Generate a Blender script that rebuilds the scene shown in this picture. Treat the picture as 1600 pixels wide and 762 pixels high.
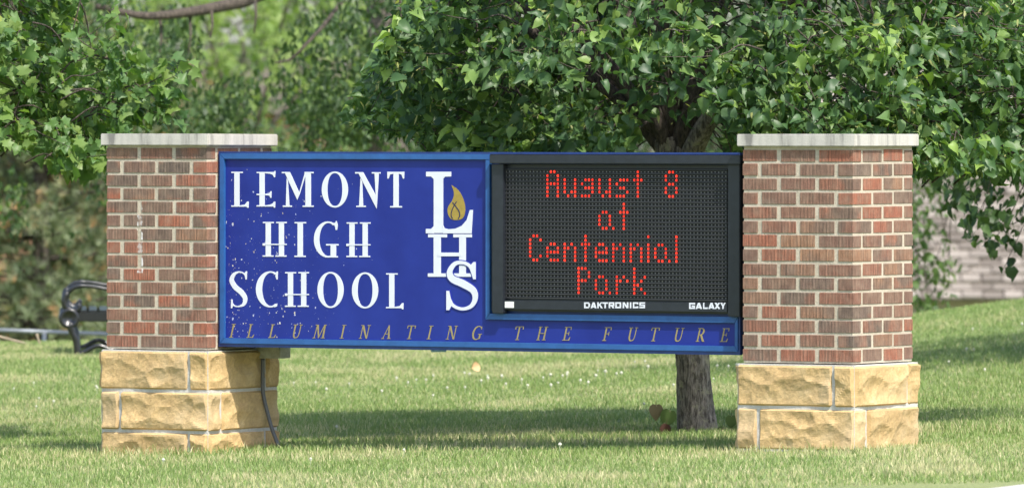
import bpy, bmesh, math, random
import numpy as np
from mathutils import Vector, Matrix, noise as mnoise

for o in list(bpy.data.objects):
    bpy.data.objects.remove(o)
random.seed(7)
rng = np.random.default_rng(11)
scene = bpy.context.scene
C = scene.collection

# ------------------------------------------------------------------ camera, sky, sun, exposure
D = 40.0                 # metres from the camera to the middle of the sign
CAM_H = 1.6
F = 12840.0              # focal length in pixels of a 1600 px wide frame
HORIZON = 195.0
cam_d = bpy.data.cameras.new('camera')
cam = bpy.data.objects.new('camera', cam_d)
C.objects.link(cam)
cam_d.sensor_width = 36.0
cam_d.lens = 36.0 * F / 1600.0
cam_d.clip_start = 1.0
cam_d.clip_end = 3000.0
cam.location = (0, -D, CAM_H)
cam.rotation_euler = (math.radians(90) - math.atan((381 - HORIZON) / F), 0, 0)
cam_d.dof.use_dof = True
cam_d.dof.focus_distance = 40.0
cam_d.dof.aperture_fstop = 6.2
scene.camera = cam

SUN_DIR = Vector((0.30, -0.53, 0.80)).normalized()
SUN_EL = math.asin(SUN_DIR.z)
SUN_AZ = math.atan2(SUN_DIR.x, SUN_DIR.y)
world = bpy.data.worlds.new('World')
scene.world = world
world.use_nodes = True
wn = world.node_tree
sky = wn.nodes.new('ShaderNodeTexSky')
sky.sky_type = 'NISHITA'
sky.sun_disc = False
sky.sun_elevation = SUN_EL
sky.sun_rotation = SUN_AZ
sky.dust_density = 2.0
bg = wn.nodes['Background']
bg.inputs['Strength'].default_value = 0.15
wn.links.new(sky.outputs[0], bg.inputs[0])
sun_d = bpy.data.lights.new('sun', 'SUN')
sun_d.energy = 3.1
sun_d.angle = math.radians(0.8)
sun_d.color = (1.0, 0.95, 0.87)
sun = bpy.data.objects.new('sun', sun_d)
sun.rotation_euler = SUN_DIR.to_track_quat('Z', 'Y').to_euler()
sun.location = (10, -30, 30)
C.objects.link(sun)
vs = scene.view_settings
vs.view_transform = 'Standard'
vs.look = 'None'
vs.gamma = 1.0
vs.exposure = 1.08
vs.use_curve_mapping = False
scene.render.engine = 'CYCLES'
scene.cycles.use_denoising = True
scene.cycles.max_bounces = 6
scene.cycles.diffuse_bounces = 3
scene.cycles.glossy_bounces = 2
scene.cycles.transmission_bounces = 4
scene.cycles.transparent_max_bounces = 4

# ------------------------------------------------------------------ helpers
TH = math.radians(31.0)                       # the sign is turned, its right end is nearer
UX = Vector((math.cos(TH), -math.sin(TH), 0))
VX = Vector((math.sin(TH), math.cos(TH), 0))


def at(x, y, d):
    """a point d metres away that shows at photo pixel x, y (used to read sizes off the photograph)"""
    return Vector(((x - 800) / F * d, d - D, CAM_H - (y - HORIZON) / F * d))


def tag(o, label=None, cat=None, group=None, kind=None):
    if label: o['label'] = label
    if cat: o['category'] = cat
    if group: o['group'] = group
    if kind: o['kind'] = kind
    return o


def link(name, me, mat=None, parent=None):
    o = bpy.data.objects.new(name, me)
    C.objects.link(o)
    if mat is not None and me is not None and len(me.materials) == 0:
        me.materials.append(mat)
    if parent is not None:
        o.parent = parent
    return o


def empty(name, loc, rz=0.0):
    o = bpy.data.objects.new(name, None)
    o.empty_display_size = 0.2
    C.objects.link(o)
    o.location = loc
    o.rotation_euler = (0, 0, rz)
    return o


def mesh_np(name, verts, tris, smooth=False, tint=None):
    """fast mesh from numpy arrays of vertices and triangles"""
    me = bpy.data.meshes.new(name)
    verts = np.asarray(verts, dtype=np.float32)
    tris = np.asarray(tris, dtype=np.int32)
    n = tris.shape[1]
    me.vertices.add(len(verts))
    me.vertices.foreach_set('co', verts.ravel())
    me.loops.add(tris.size)
    me.loops.foreach_set('vertex_index', tris.ravel())
    me.polygons.add(len(tris))
    me.polygons.foreach_set('loop_start', np.arange(0, tris.size, n, dtype=np.int32))
    me.polygons.foreach_set('loop_total', np.full(len(tris), n, dtype=np.int32))
    if smooth:
        me.polygons.foreach_set('use_smooth', np.ones(len(tris), dtype=bool))
    if tint is not None:
        a = me.attributes.new('tint', 'FLOAT', 'POINT')
        a.data.foreach_set('value', np.asarray(tint, dtype=np.float32))
    me.update()
    me.validate()
    return me


class MB:
    """collects simple solids into one mesh"""
    def __init__(self):
        self.v, self.f = [], []

    def add(self, vs, fs):
        b = len(self.v)
        self.v += [tuple(p) for p in vs]
        self.f += [tuple(i + b for i in f) for f in fs]

    def box(self, x0, x1, y0, y1, z0, z1):
        self.add([(x0, y0, z0), (x1, y0, z0), (x1, y1, z0), (x0, y1, z0), (x0, y0, z1), (x1, y0, z1), (x1, y1, z1), (x0, y1, z1)],
                 [(3, 2, 1, 0), (4, 5, 6, 7), (0, 1, 5, 4), (1, 2, 6, 5), (2, 3, 7, 6), (3, 0, 4, 7)])

    def prism(self, poly, y0, y1):
        """poly in x,z; extruded from y0 (front) to y1 (back)"""
        n = len(poly)
        area = sum(poly[i][0] * poly[(i + 1) % n][1] - poly[(i + 1) % n][0] * poly[i][1] for i in range(n))
        if area < 0: poly = poly[::-1]
        self.add([(p[0], y0, p[1]) for p in poly] + [(p[0], y1, p[1]) for p in poly],
                 [tuple(range(n)), tuple(range(2 * n - 1, n - 1, -1))] + [(i, i + n, (i + 1) % n + n, (i + 1) % n) for i in range(n)])

    def ribbon(self, L, R, y0, y1):
        n = len(L)
        vs = [(p[0], y0, p[1]) for p in L] + [(p[0], y0, p[1]) for p in R] + [(p[0], y1, p[1]) for p in L] + [(p[0], y1, p[1]) for p in R]
        fs = []
        for i in range(n - 1):
            fs += [(i, i + 1, n + i + 1, n + i), (i, 2 * n + i, 2 * n + i + 1, i + 1), (n + i, n + i + 1, 3 * n + i + 1, 3 * n + i)]
        fs += [(0, n, 3 * n, 2 * n), (n - 1, 3 * n - 1, 4 * n - 1, 2 * n - 1)]
        self.add(vs, fs)

    def tube(self, pts, radii, sides=8, flat=1.0):
        pts = [Vector(p) for p in pts]
        n = len(pts)
        if not hasattr(radii, '__len__'): radii = [radii] * n
        vs, fs = [], []
        ref = Vector((0.13, 0.97, 0.21))
        for i, p in enumerate(pts):
            t = (pts[min(i + 1, n - 1)] - pts[max(i - 1, 0)]).normalized()
            a = t.cross(ref)
            if a.length < 1e-4: a = t.cross(Vector((1, 0, 0)))
            a.normalize()
            b = t.cross(a).normalized()
            for k in range(sides):
                w = 2 * math.pi * k / sides
                vs.append(p + a * math.cos(w) * radii[i] * flat + b * math.sin(w) * radii[i])
        for i in range(n - 1):
            for k in range(sides):
                k2 = (k + 1) % sides
                fs.append((i * sides + k, i * sides + k2, (i + 1) * sides + k2, (i + 1) * sides + k))
        fs.append(tuple(range(sides - 1, -1, -1)))
        fs.append(tuple((n - 1) * sides + k for k in range(sides)))
        self.add(vs, fs)

    def mesh(self, name, smooth=False):
        me = bpy.data.meshes.new(name)
        me.from_pydata(self.v, [], self.f)
        if smooth:
            for p in me.polygons: p.use_smooth = True
        me.update()
        return me

    def build(self, name, mat, parent=None, smooth=False, bevel=0.0):
        me = self.mesh(name, smooth)
        bm = bmesh.new()
        bm.from_mesh(me)
        bmesh.ops.recalc_face_normals(bm, faces=bm.faces)
        if bevel > 0:
            bmesh.ops.bevel(bm, geom=list(bm.edges), offset=bevel, segments=2, affect='EDGES', clamp_overlap=True)
        bm.to_mesh(me)
        bm.free()
        return link(name, me, mat, parent)


def catmull(pts, per=6):
    pts = [np.array(p, dtype=float) for p in pts]
    out = []
    for i in range(len(pts) - 1):
        p0, p1, p2, p3 = pts[max(i - 1, 0)], pts[i], pts[i + 1], pts[min(i + 2, len(pts) - 1)]
        for k in range(per):
            t = k / per
            out.append(0.5 * (2 * p1 + (p2 - p0) * t + (2 * p0 - 5 * p1 + 4 * p2 - p3) * t * t + (3 * p1 - p0 - 3 * p2 + p3) * t ** 3))
    out.append(pts[-1])
    return out


# ------------------------------------------------------------------ materials
STREAK_U = ((218.5 - 800) / F * 41.15) * math.cos(TH) - 1.15 * math.sin(TH)


def mat_new(name):
    m = bpy.data.materials.new(name)
    m.use_nodes = True
    nt = m.node_tree
    return m, nt, nt.nodes['Principled BSDF']


def N(nt, kind, **kw):
    n = nt.nodes.new('ShaderNode' + kind)
    for k, v in kw.items():
        if k in n.inputs: n.inputs[k].default_value = v
        else: setattr(n, k, v)
    return n


def ramp(nt, fac, stops, interp='LINEAR'):
    r = nt.nodes.new('ShaderNodeValToRGB')
    r.color_ramp.interpolation = interp
    els = r.color_ramp.elements
    while len(els) < len(stops): els.new(0.5)
    for e, (p, c) in zip(els, stops):
        e.position = p
        e.color = (c[0], c[1], c[2], 1) if hasattr(c, '__len__') else (c, c, c, 1)
    nt.links.new(fac, r.inputs[0])
    return r.outputs[0]


def mix(nt, fac, a, b, mode='MIX'):
    m = nt.nodes.new('ShaderNodeMix')
    m.data_type = 'RGBA'
    m.blend_type = mode
    for sock, val in ((m.inputs[0], fac), (m.inputs[6], a), (m.inputs[7], b)):
        if hasattr(val, 'is_output') or isinstance(val, bpy.types.NodeSocket): nt.links.new(val, sock)
        elif hasattr(val, '__len__'): sock.default_value = (val[0], val[1], val[2], 1)
        else: sock.default_value = val
    return m.outputs[2]


def math_n(nt, op, a, b=0.0):
    m = nt.nodes.new('ShaderNodeMath')
    m.operation = op
    for s, v in ((m.inputs[0], a), (m.inputs[1], b)):
        if isinstance(v, bpy.types.NodeSocket): nt.links.new(v, s)
        else: s.default_value = v
    return m.outputs[0]


def bump(nt, b, height, strength=0.4, dist=0.01):
    n = nt.nodes.new('ShaderNodeBump')
    n.inputs['Strength'].default_value = strength
    n.inputs['Distance'].default_value = dist
    nt.links.new(height, n.inputs['Height'])
    nt.links.new(n.outputs[0], b.inputs['Normal'])


def simple(name, col, rough=0.6, spec=0.5, metal=0.0, var=0.0, scale=30.0, bmp=0.0):
    m, nt, b = mat_new(name)
    b.inputs['Roughness'].default_value = rough
    b.inputs['Specular IOR Level'].default_value = spec
    b.inputs['Metallic'].default_value = metal
    b.inputs['Base Color'].default_value = (*col, 1)
    if var > 0:
        tc = N(nt, 'TexCoord')
        nz = N(nt, 'TexNoise', Scale=scale, Detail=6.0, Roughness=0.65)
        nt.links.new(tc.outputs['Object'], nz.inputs['Vector'])
        lo = [max(c * (1 - var), 0) for c in col]
        hi = [min(c * (1 + var), 1) for c in col]
        nt.links.new(ramp(nt, nz.outputs[0], [(0.3, lo), (0.7, hi)]), b.inputs['Base Color'])
        if bmp > 0: bump(nt, b, nz.outputs[0], bmp)
    return m


def streak(nt):
    """white efflorescence run down the front of the left pillar"""
    ge = N(nt, 'NewGeometry')
    dt = N(nt, 'VectorMath', operation='DOT_PRODUCT')
    nt.links.new(ge.outputs['Position'], dt.inputs[0])
    dt.inputs[1].default_value = tuple(UX)
    sp = N(nt, 'SeparateXYZ')
    nt.links.new(ge.outputs['Position'], sp.inputs[0])
    nz = N(nt, 'TexNoise', Scale=38.0, Detail=4.0)
    nt.links.new(ge.outputs['Position'], nz.inputs['Vector'])
    off = math_n(nt, 'ABSOLUTE', math_n(nt, 'SUBTRACT', dt.outputs['Value'], STREAK_U))
    wid = math_n(nt, 'MULTIPLY', nz.outputs[0], 0.027)
    a = math_n(nt, 'LESS_THAN', off, wid)
    b2 = math_n(nt, 'MULTIPLY', math_n(nt, 'LESS_THAN', sp.outputs[2], 1.20), math_n(nt, 'GREATER_THAN', sp.outputs[2], 0.86))
    return math_n(nt, 'MULTIPLY', math_n(nt, 'MULTIPLY', a, b2), ramp(nt, nz.outputs[0], [(0.38, 0.05), (0.62, 0.7)]))


def mat_brick():
    m, nt, b = mat_new('fired brick')
    oi = N(nt, 'ObjectInfo')
    tc = N(nt, 'TexCoord')
    off = N(nt, 'VectorMath', operation='ADD')
    mul = N(nt, 'VectorMath', operation='SCALE')
    comb = N(nt, 'CombineXYZ')
    for i in range(3): nt.links.new(oi.outputs['Random'], comb.inputs[i])
    nt.links.new(comb.outputs[0], mul.inputs[0])
    mul.inputs['Scale'].default_value = 37.0
    nt.links.new(tc.outputs['Object'], off.inputs[0])
    nt.links.new(mul.outputs[0], off.inputs[1])
    base = ramp(nt, oi.outputs['Random'], [(0.0, (0.088, 0.072, 0.066)), (0.13, (0.135, 0.090, 0.074)), (0.26, (0.240, 0.088, 0.056)), (0.38, (0.100, 0.080, 0.073)), (0.52, (0.175, 0.098, 0.074)),
                                          (0.64, (0.120, 0.092, 0.082)), (0.76, (0.265, 0.083, 0.048)), (0.88, (0.145, 0.088, 0.070)), (1.0, (0.230, 0.130, 0.085))])
    big = N(nt, 'TexNoise', Scale=7.0, Detail=2.0)
    nt.links.new(off.outputs[0], big.inputs['Vector'])
    flash = ramp(nt, big.outputs[0], [(0.47, 0.0), (0.60, 1.0)])
    other = mix(nt, oi.outputs['Random'], (0.235, 0.095, 0.062), (0.105, 0.078, 0.070))
    two = mix(nt, math_n(nt, 'MULTIPLY', flash, 0.75), base, other)
    fine = N(nt, 'TexNoise', Scale=160.0, Detail=5.0, Roughness=0.7)
    nt.links.new(off.outputs[0], fine.inputs['Vector'])
    grain = ramp(nt, fine.outputs[0], [(0.3, 0.68), (0.7, 1.25)])
    col = mix(nt, 1.0, two, grain, 'MULTIPLY')
    mp = N(nt, 'Mapping')
    mp.inputs['Scale'].default_value = (1.0, 1.0, 0.05)
    nt.links.new(off.outputs[0], mp.inputs[0])
    wire = N(nt, 'TexNoise', Scale=190.0, Detail=3.0, Roughness=0.7)
    nt.links.new(mp.outputs[0], wire.inputs['Vector'])
    col = mix(nt, 1.0, col, ramp(nt, wire.outputs[0], [(0.36, 0.70), (0.64, 1.55)]), 'MULTIPLY')  # groove shading strengthened in the colour by random vertical streaks
    dust = N(nt, 'TexNoise', Scale=22.0, Detail=4.0)
    nt.links.new(off.outputs[0], dust.inputs['Vector'])
    col = mix(nt, ramp(nt, dust.outputs[0], [(0.42, 0.04), (0.8, 0.42)]), col, (0.34, 0.27, 0.22))
    col = mix(nt, 1.0, col, (0.95, 0.87, 0.76), 'MULTIPLY')
    col = mix(nt, streak(nt), col, (0.72, 0.71, 0.70))
    nt.links.new(col, b.inputs['Base Color'])
    b.inputs['Roughness'].default_value = 0.85
    bump(nt, b, fine.outputs[0], 0.5, 0.003)
    return m


def mat_mortar():
    m, nt, b = mat_new('mortar')
    tc = N(nt, 'TexCoord')
    nz = N(nt, 'TexNoise', Scale=90.0, Detail=6.0, Roughness=0.7)
    n2 = N(nt, 'TexNoise', Scale=6.0, Detail=3.0)
    nt.links.new(tc.outputs['Object'], nz.inputs['Vector'])
    nt.links.new(tc.outputs['Object'], n2.inputs['Vector'])
    c = mix(nt, 1.0, ramp(nt, n2.outputs[0], [(0.3, (0.40, 0.345, 0.265)), (0.7, (0.52, 0.455, 0.36))]), ramp(nt, nz.outputs[0], [(0.3, 0.8), (0.7, 1.1)]), 'MULTIPLY')
    nt.links.new(c, b.inputs['Base Color'])
    b.inputs['Roughness'].default_value = 0.95
    bump(nt, b, nz.outputs[0], 0.8, 0.004)
    return m


def mat_stone():
    m, nt, b = mat_new('rock faced sandstone')
    oi = N(nt, 'ObjectInfo')
    tc = N(nt, 'TexCoord')
    n1 = N(nt, 'TexNoise', Scale=9.0, Detail=7.0, Roughness=0.6)
    n2 = N(nt, 'TexNoise', Scale=70.0, Detail=6.0, Roughness=0.7)
    n3 = N(nt, 'TexNoise', Scale=3.0, Detail=2.0)
    for n in (n1, n2, n3): nt.links.new(tc.outputs['Object'], n.inputs['Vector'])
    c = ramp(nt, n1.outputs[0], [(0.25, (0.40, 0.265, 0.115)), (0.5, (0.50, 0.345, 0.160)), (0.75, (0.58, 0.425, 0.225))])
    c = mix(nt, 1.0, c, ramp(nt, n2.outputs[0], [(0.3, 0.78), (0.7, 1.12)]), 'MULTIPLY')
    c = mix(nt, ramp(nt, n3.outputs[0], [(0.5, 0.0), (0.75, 0.35)]), c, (0.50, 0.40, 0.27))
    c = mix(nt, 1.0, c, ramp(nt, oi.outputs['Random'], [(0.0, 0.9), (1.0, 1.06)]), 'MULTIPLY')
    nt.links.new(c, b.inputs['Base Color'])
    b.inputs['Roughness'].default_value = 0.9
    bump(nt, b, n2.outputs[0], 0.7, 0.006)
    return m


def mat_cap():
    m, nt, b = mat_new('limestone cap')
    tc = N(nt, 'TexCoord')
    mp = N(nt, 'Mapping')
    mp.inputs['Scale'].default_value = (9, 9, 1.2)
    nt.links.new(tc.outputs['Object'], mp.inputs[0])
    st = N(nt, 'TexNoise', Scale=1.6, Detail=5.0, Roughness=0.6)
    nt.links.new(mp.outputs[0], st.inputs['Vector'])
    n2 = N(nt, 'TexNoise', Scale=120.0, Detail=5.0, Roughness=0.7)
    nt.links.new(tc.outputs['Object'], n2.inputs['Vector'])
    c = ramp(nt, st.outputs[0], [(0.34, (0.20, 0.19, 0.175)), (0.48, (0.42, 0.40, 0.36)), (0.75, (0.54, 0.51, 0.46))])
    c = mix(nt, 1.0, c, ramp(nt, n2.outputs[0], [(0.3, 0.9), (0.7, 1.06)]), 'MULTIPLY')
    nt.links.new(c, b.inputs['Base Color'])
    b.inputs['Roughness'].default_value = 0.85
    bump(nt, b, n2.outputs[0], 0.3, 0.003)
    return m


def mat_sign_face():
    """blue vinyl with chips knocked out of it, most of them towards the lower left"""
    m, nt, b = mat_new('blue sign vinyl')
    tc = N(nt, 'TexCoord')
    sep = N(nt, 'SeparateXYZ')
    nt.links.new(tc.outputs['Object'], sep.inputs[0])
    fall = N(nt, 'MapRange', clamp=True)
    fall.inputs[1].default_value = 0.02; fall.inputs[2].default_value = 1.15
    fall.inputs[3].default_value = 1.0; fall.inputs[4].default_value = 0.0
    nt.links.new(sep.outputs[0], fall.inputs[0])
    low = N(nt, 'MapRange', clamp=True)
    low.inputs[1].default_value = 0.5; low.inputs[2].default_value = 1.35
    low.inputs[3].default_value = 1.0; low.inputs[4].default_value = 0.12
    nt.links.new(sep.outputs[2], low.inputs[0])
    dens = math_n(nt, 'MULTIPLY', math_n(nt, 'POWER', fall.outputs[0], 2.6), low.outputs[0])
    masks = []
    for sc_, size, keep in ((110.0, 0.40, 0.85), (52.0, 0.32, 0.55)):
        mp = N(nt, 'Mapping')
        mp.inputs['Scale'].default_value = (1.1, 0.02, 0.8)
        nt.links.new(tc.outputs['Object'], mp.inputs[0])
        wob = N(nt, 'TexNoise', Scale=60.0, Detail=3.0)
        nt.links.new(tc.outputs['Object'], wob.inputs['Vector'])
        add = N(nt, 'VectorMath', operation='MULTIPLY_ADD')
        nt.links.new(wob.outputs['Color'], add.inputs[0])
        add.inputs[1].default_value = (0.012, 0.0, 0.016)
        nt.links.new(mp.outputs[0], add.inputs[2])
        vo = N(nt, 'TexVoronoi', Scale=sc_)
        nt.links.new(add.outputs[0], vo.inputs['Vector'])
        sc2 = N(nt, 'SeparateColor')
        nt.links.new(vo.outputs['Color'], sc2.inputs[0])
        present = math_n(nt, 'LESS_THAN', sc2.outputs[0], math_n(nt, 'MULTIPLY', dens, keep))
        rad = math_n(nt, 'MULTIPLY', sc2.outputs[1], size)
        masks.append(math_n(nt, 'MULTIPLY', present, math_n(nt, 'LESS_THAN', vo.outputs['Distance'], rad)))
    chip = math_n(nt, 'MAXIMUM', masks[0], masks[1])
    nz = N(nt, 'TexNoise', Scale=5.0, Detail=4.0)
    nt.links.new(tc.outputs['Object'], nz.inputs['Vector'])
    blue = ramp(nt, nz.outputs[0], [(0.3, (0.008, 0.018, 0.180)), (0.7, (0.013, 0.028, 0.230))])
    tan = N(nt, 'TexNoise', Scale=45.0)
    nt.links.new(tc.outputs['Object'], tan.inputs['Vector'])
    chipc = ramp(nt, tan.outputs[0], [(0.38, (0.34, 0.37, 0.55)), (0.5, (0.50, 0.49, 0.50)), (0.62, (0.46, 0.36, 0.20))])
    nt.links.new(mix(nt, chip, blue, chipc), b.inputs['Base Color'])
    b.inputs['Roughness'].default_value = 0.42
    b.inputs['Specular IOR Level'].default_value = 0.35
    return m


def mat_leaf(name, dark, mid, bright, trans=0.35, rough=0.42, spec=0.5):
    """tint attribute: 0 dark old leaf, 0.5 ordinary, 1 fresh yellow green"""
    m, nt, b = mat_new(name)
    at_ = N(nt, 'Attribute', attribute_name='tint')
    c = ramp(nt, at_.outputs['Fac'], [(0.0, dark), (0.5, mid), (1.0, bright)])
    nt.links.new(c, b.inputs['Base Color'])
    b.inputs['Roughness'].default_value = rough
    b.inputs['Specular IOR Level'].default_value = spec
    tr = N(nt, 'BsdfTranslucent')
    tc = mix(nt, 1.0, c, (1.5, 1.7, 0.6), 'MULTIPLY')
    nt.links.new(tc, tr.inputs[0])
    ms = N(nt, 'MixShader')
    ms.inputs[0].default_value = trans
    nt.links.new(b.outputs[0], ms.inputs[1])
    nt.links.new(tr.outputs[0], ms.inputs[2])
    nt.links.new(ms.outputs[0], nt.nodes['Material Output'].inputs[0])
    return m


def mat_bark(name, c0, c1, lich=None):
    m, nt, b = mat_new(name)
    tc = N(nt, 'TexCoord')
    mp = N(nt, 'Mapping')
    mp.inputs['Scale'].default_value = (1, 1, 0.22)
    nt.links.new(tc.outputs['Object'], mp.inputs[0])
    n1 = N(nt, 'TexNoise', Scale=70.0, Detail=6.0, Roughness=0.65)
    nt.links.new(mp.outputs[0], n1.inputs['Vector'])
    c = ramp(nt, n1.outputs[0], [(0.40, c0), (0.62, c1)])
    if lich:
        n2 = N(nt, 'TexNoise', Scale=16.0, Detail=6.0, Roughness=0.7)
        nt.links.new(tc.outputs['Object'], n2.inputs['Vector'])
        c = mix(nt, ramp(nt, n2.outputs[0], [(0.54, 0.0), (0.64, 0.8)]), c, lich)
    nt.links.new(c, b.inputs['Base Color'])
    b.inputs['Roughness'].default_value = 0.9
    bump(nt, b, n1.outputs[0], 0.9, 0.02)
    return m


def mat_grass():
    m, nt, b = mat_new('grass blade')
    at_ = N(nt, 'Attribute', attribute_name='tint')
    c = ramp(nt, at_.outputs['Fac'], [(0.0, (0.115, 0.19, 0.045)), (0.4, (0.205, 0.30, 0.080)), (0.7, (0.34, 0.39, 0.145)), (1.0, (0.56, 0.49, 0.29))])
    nt.links.new(c, b.inputs['Base Color'])
    b.inputs['Roughness'].default_value = 0.5
    b.inputs['Specular IOR Level'].default_value = 0.4
    tr = N(nt, 'BsdfTranslucent')
    nt.links.new(c, tr.inputs[0])
    ms = N(nt, 'MixShader')
    ms.inputs[0].default_value = 0.3
    nt.links.new(b.outputs[0], ms.inputs[1])
    nt.links.new(tr.outputs[0], ms.inputs[2])
    nt.links.new(ms.outputs[0], nt.nodes['Material Output'].inputs[0])
    return m


def mat_ground():
    m, nt, b = mat_new('turf soil')
    tc = N(nt, 'TexCoord')
    n1 = N(nt, 'TexNoise', Scale=0.6, Detail=6.0)
    n2 = N(nt, 'TexNoise', Scale=60.0, Detail=5.0, Roughness=0.7)
    for n in (n1, n2): nt.links.new(tc.outputs['Object'], n.inputs['Vector'])
    c = ramp(nt, n1.outputs[0], [(0.35, (0.18, 0.245, 0.070)), (0.65, (0.29, 0.32, 0.125))])
    c = mix(nt, 1.0, c, ramp(nt, n2.outputs[0], [(0.3, 0.6), (0.7, 1.2)]), 'MULTIPLY')
    nt.links.new(c, b.inputs['Base Color'])
    b.inputs['Roughness'].default_value = 0.95
    bump(nt, b, n2.outputs[0], 0.8, 0.02)
    return m


M = dict(
    brick=mat_brick(), mortar=mat_mortar(), stone=mat_stone(), cap=mat_cap(), face=mat_sign_face(),
    stone_mortar=simple('grey pointing', (0.47, 0.455, 0.42), 0.95, var=0.15, scale=60, bmp=0.4),
    frame=simple('light blue painted metal', (0.020, 0.090, 0.275), 0.4, 0.5, var=0.16, scale=14),
    cabinet=simple('dark blue painted metal', (0.012, 0.035, 0.15), 0.4, 0.5, var=0.25, scale=12),
    white=simple('white vinyl', (0.60, 0.62, 0.68), 0.45, var=0.04, scale=20),
    motto=simple('dull olive gold vinyl', (0.28, 0.225, 0.095), 0.5, var=0.15, scale=60),
    gold=simple('gold vinyl', (0.30, 0.215, 0.040), 0.45, var=0.15, scale=60),
    outline=simple('blue vinyl outline', (0.012, 0.022, 0.25), 0.45),
    ink=simple('dark blue ink', (0.012, 0.013, 0.06), 0.5),
    black=simple('black painted metal', (0.016, 0.019, 0.026), 0.38, 0.5, var=0.25, scale=20),
    louvre=simple('dark grey louvre plastic', (0.050, 0.052, 0.057), 0.5, 0.5, var=0.2, scale=80),
    pit=simple('black mask', (0.012, 0.012, 0.014), 0.6),
    bulb=simple('clear unlit diode', (0.25, 0.25, 0.24), 0.25, 0.8),
    steel=simple('weathered galvanised steel', (0.36, 0.36, 0.30), 0.7, 0.5, 0.2, var=0.25, scale=30),
    cable=simple('grey conduit', (0.10, 0.10, 0.105), 0.5, 0.5, var=0.15, scale=40),
    iron=simple('black cast iron', (0.012, 0.013, 0.015), 0.28, 0.6),
    rail=simple('grey steel rail', (0.28, 0.30, 0.33), 0.5, 0.5, 0.2, var=0.15, scale=10),
    concrete=simple('concrete', (0.42, 0.40, 0.36), 0.9, var=0.15, scale=25, bmp=0.3),
    shingle=None, bark_linden=mat_bark('linden bark', (0.075, 0.063, 0.052), (0.32, 0.28, 0.235), (0.36, 0.34, 0.22)),
    bark_dark=mat_bark('dark bark', (0.035, 0.028, 0.022), (0.12, 0.095, 0.075)),
    bark_grey=mat_bark('grey bark', (0.07, 0.06, 0.05), (0.22, 0.19, 0.16)),
    leaf_linden=mat_leaf('linden leaf', (0.036, 0.080, 0.032), (0.072, 0.142, 0.046), (0.22, 0.33, 0.070), 0.30, 0.46, 0.42),
    leaf_bract=mat_leaf('linden bract', (0.20, 0.25, 0.08), (0.24, 0.28, 0.09), (0.34, 0.34, 0.13), 0.35, 0.5, 0.4),
    leaf_maple=mat_leaf('maple leaf', (0.055, 0.115, 0.035), (0.110, 0.205, 0.058), (0.30, 0.35, 0.075), 0.36, 0.46, 0.42),
    leaf_mid=mat_leaf('elm leaf', (0.030, 0.058, 0.022), (0.070, 0.125, 0.040), (0.17, 0.24, 0.07), 0.35, 0.5, 0.4),
    leaf_far=mat_leaf('pale far leaf', (0.10, 0.16, 0.045), (0.18, 0.26, 0.075), (0.32, 0.38, 0.13), 0.4, 0.55, 0.3),
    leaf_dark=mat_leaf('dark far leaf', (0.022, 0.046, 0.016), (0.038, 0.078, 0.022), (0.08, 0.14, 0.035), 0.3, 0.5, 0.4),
    needle=mat_leaf('pine needle', (0.115, 0.150, 0.085), (0.195, 0.230, 0.125), (0.44, 0.27, 0.15), 0.2, 0.55, 0.3),
    grass=mat_grass(), ground=mat_ground(),
    clover=simple('clover blossom', (0.52, 0.52, 0.42), 0.8),
    deadleaf=simple('dead brown leaf', (0.075, 0.032, 0.02), 0.7, var=0.3, scale=50),
    mauveleaf=simple('dull brown leaf', (0.15, 0.12, 0.075), 0.6, var=0.15, scale=50),
    paleleaf=simple('pale green leaf', (0.075, 0.125, 0.032), 0.6, var=0.2, scale=50),
    tanleaf=simple('tan dry leaf', (0.50, 0.33, 0.17), 0.7, var=0.2, scale=50),
    tape=simple('pale blue tape', (0.32, 0.52, 0.75), 0.5),
    label_w=simple('white label', (0.70, 0.71, 0.68), 0.5, var=0.15, scale=200),
    redbrick=simple('far red brick', (0.34, 0.16, 0.11), 0.9, var=0.2, scale=12),
    wood=simple('dry twig', (0.30, 0.24, 0.17), 0.8, var=0.2, scale=30),
    siding=simple('beige siding', (0.45, 0.40, 0.34), 0.8, var=0.08, scale=4),
    glass=simple('dark window glass', (0.02, 0.025, 0.03), 0.08, 0.8),
)
M['shingle'], _nt, _b = mat_new('weathered shingle')
_oi = N(_nt, 'ObjectInfo'); _tc = N(_nt, 'TexCoord')
_nz = N(_nt, 'TexNoise', Scale=20.0, Detail=5.0)
_nt.links.new(_tc.outputs['Object'], _nz.inputs['Vector'])
_c = ramp(_nt, _oi.outputs['Random'], [(0, (0.120, 0.100, 0.082)), (0.5, (0.205, 0.178, 0.150)), (1, (0.275, 0.240, 0.205))])
_nt.links.new(mix(_nt, 1.0, _c, ramp(_nt, _nz.outputs[0], [(0.3, 0.8), (0.7, 1.12)]), 'MULTIPLY'), _b.inputs['Base Color'])
_b.inputs['Roughness'].default_value = 0.9
M['led'], _nt, _b = mat_new('lit red diode')
_b.inputs['Base Color'].default_value = (0.2, 0.008, 0.005, 1)
_b.inputs['Emission Color'].default_value = (1.0, 0.036, 0.016, 1)
_gi = N(_nt, 'NewGeometry')
_st = N(_nt, 'MapRange')
_st.inputs[3].default_value = 0.6
_st.inputs[4].default_value = 1.35
_nt.links.new(_gi.outputs['Random Per Island'], _st.inputs[0])
_nt.links.new(_st.outputs[0], _b.inputs['Emission Strength'])

# ------------------------------------------------------------------ ground
def sm(a, b, x):
    t = np.clip((np.asarray(x, dtype=float) - a) / (b - a), 0, 1)
    return t * t * (3 - 2 * t)


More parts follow.
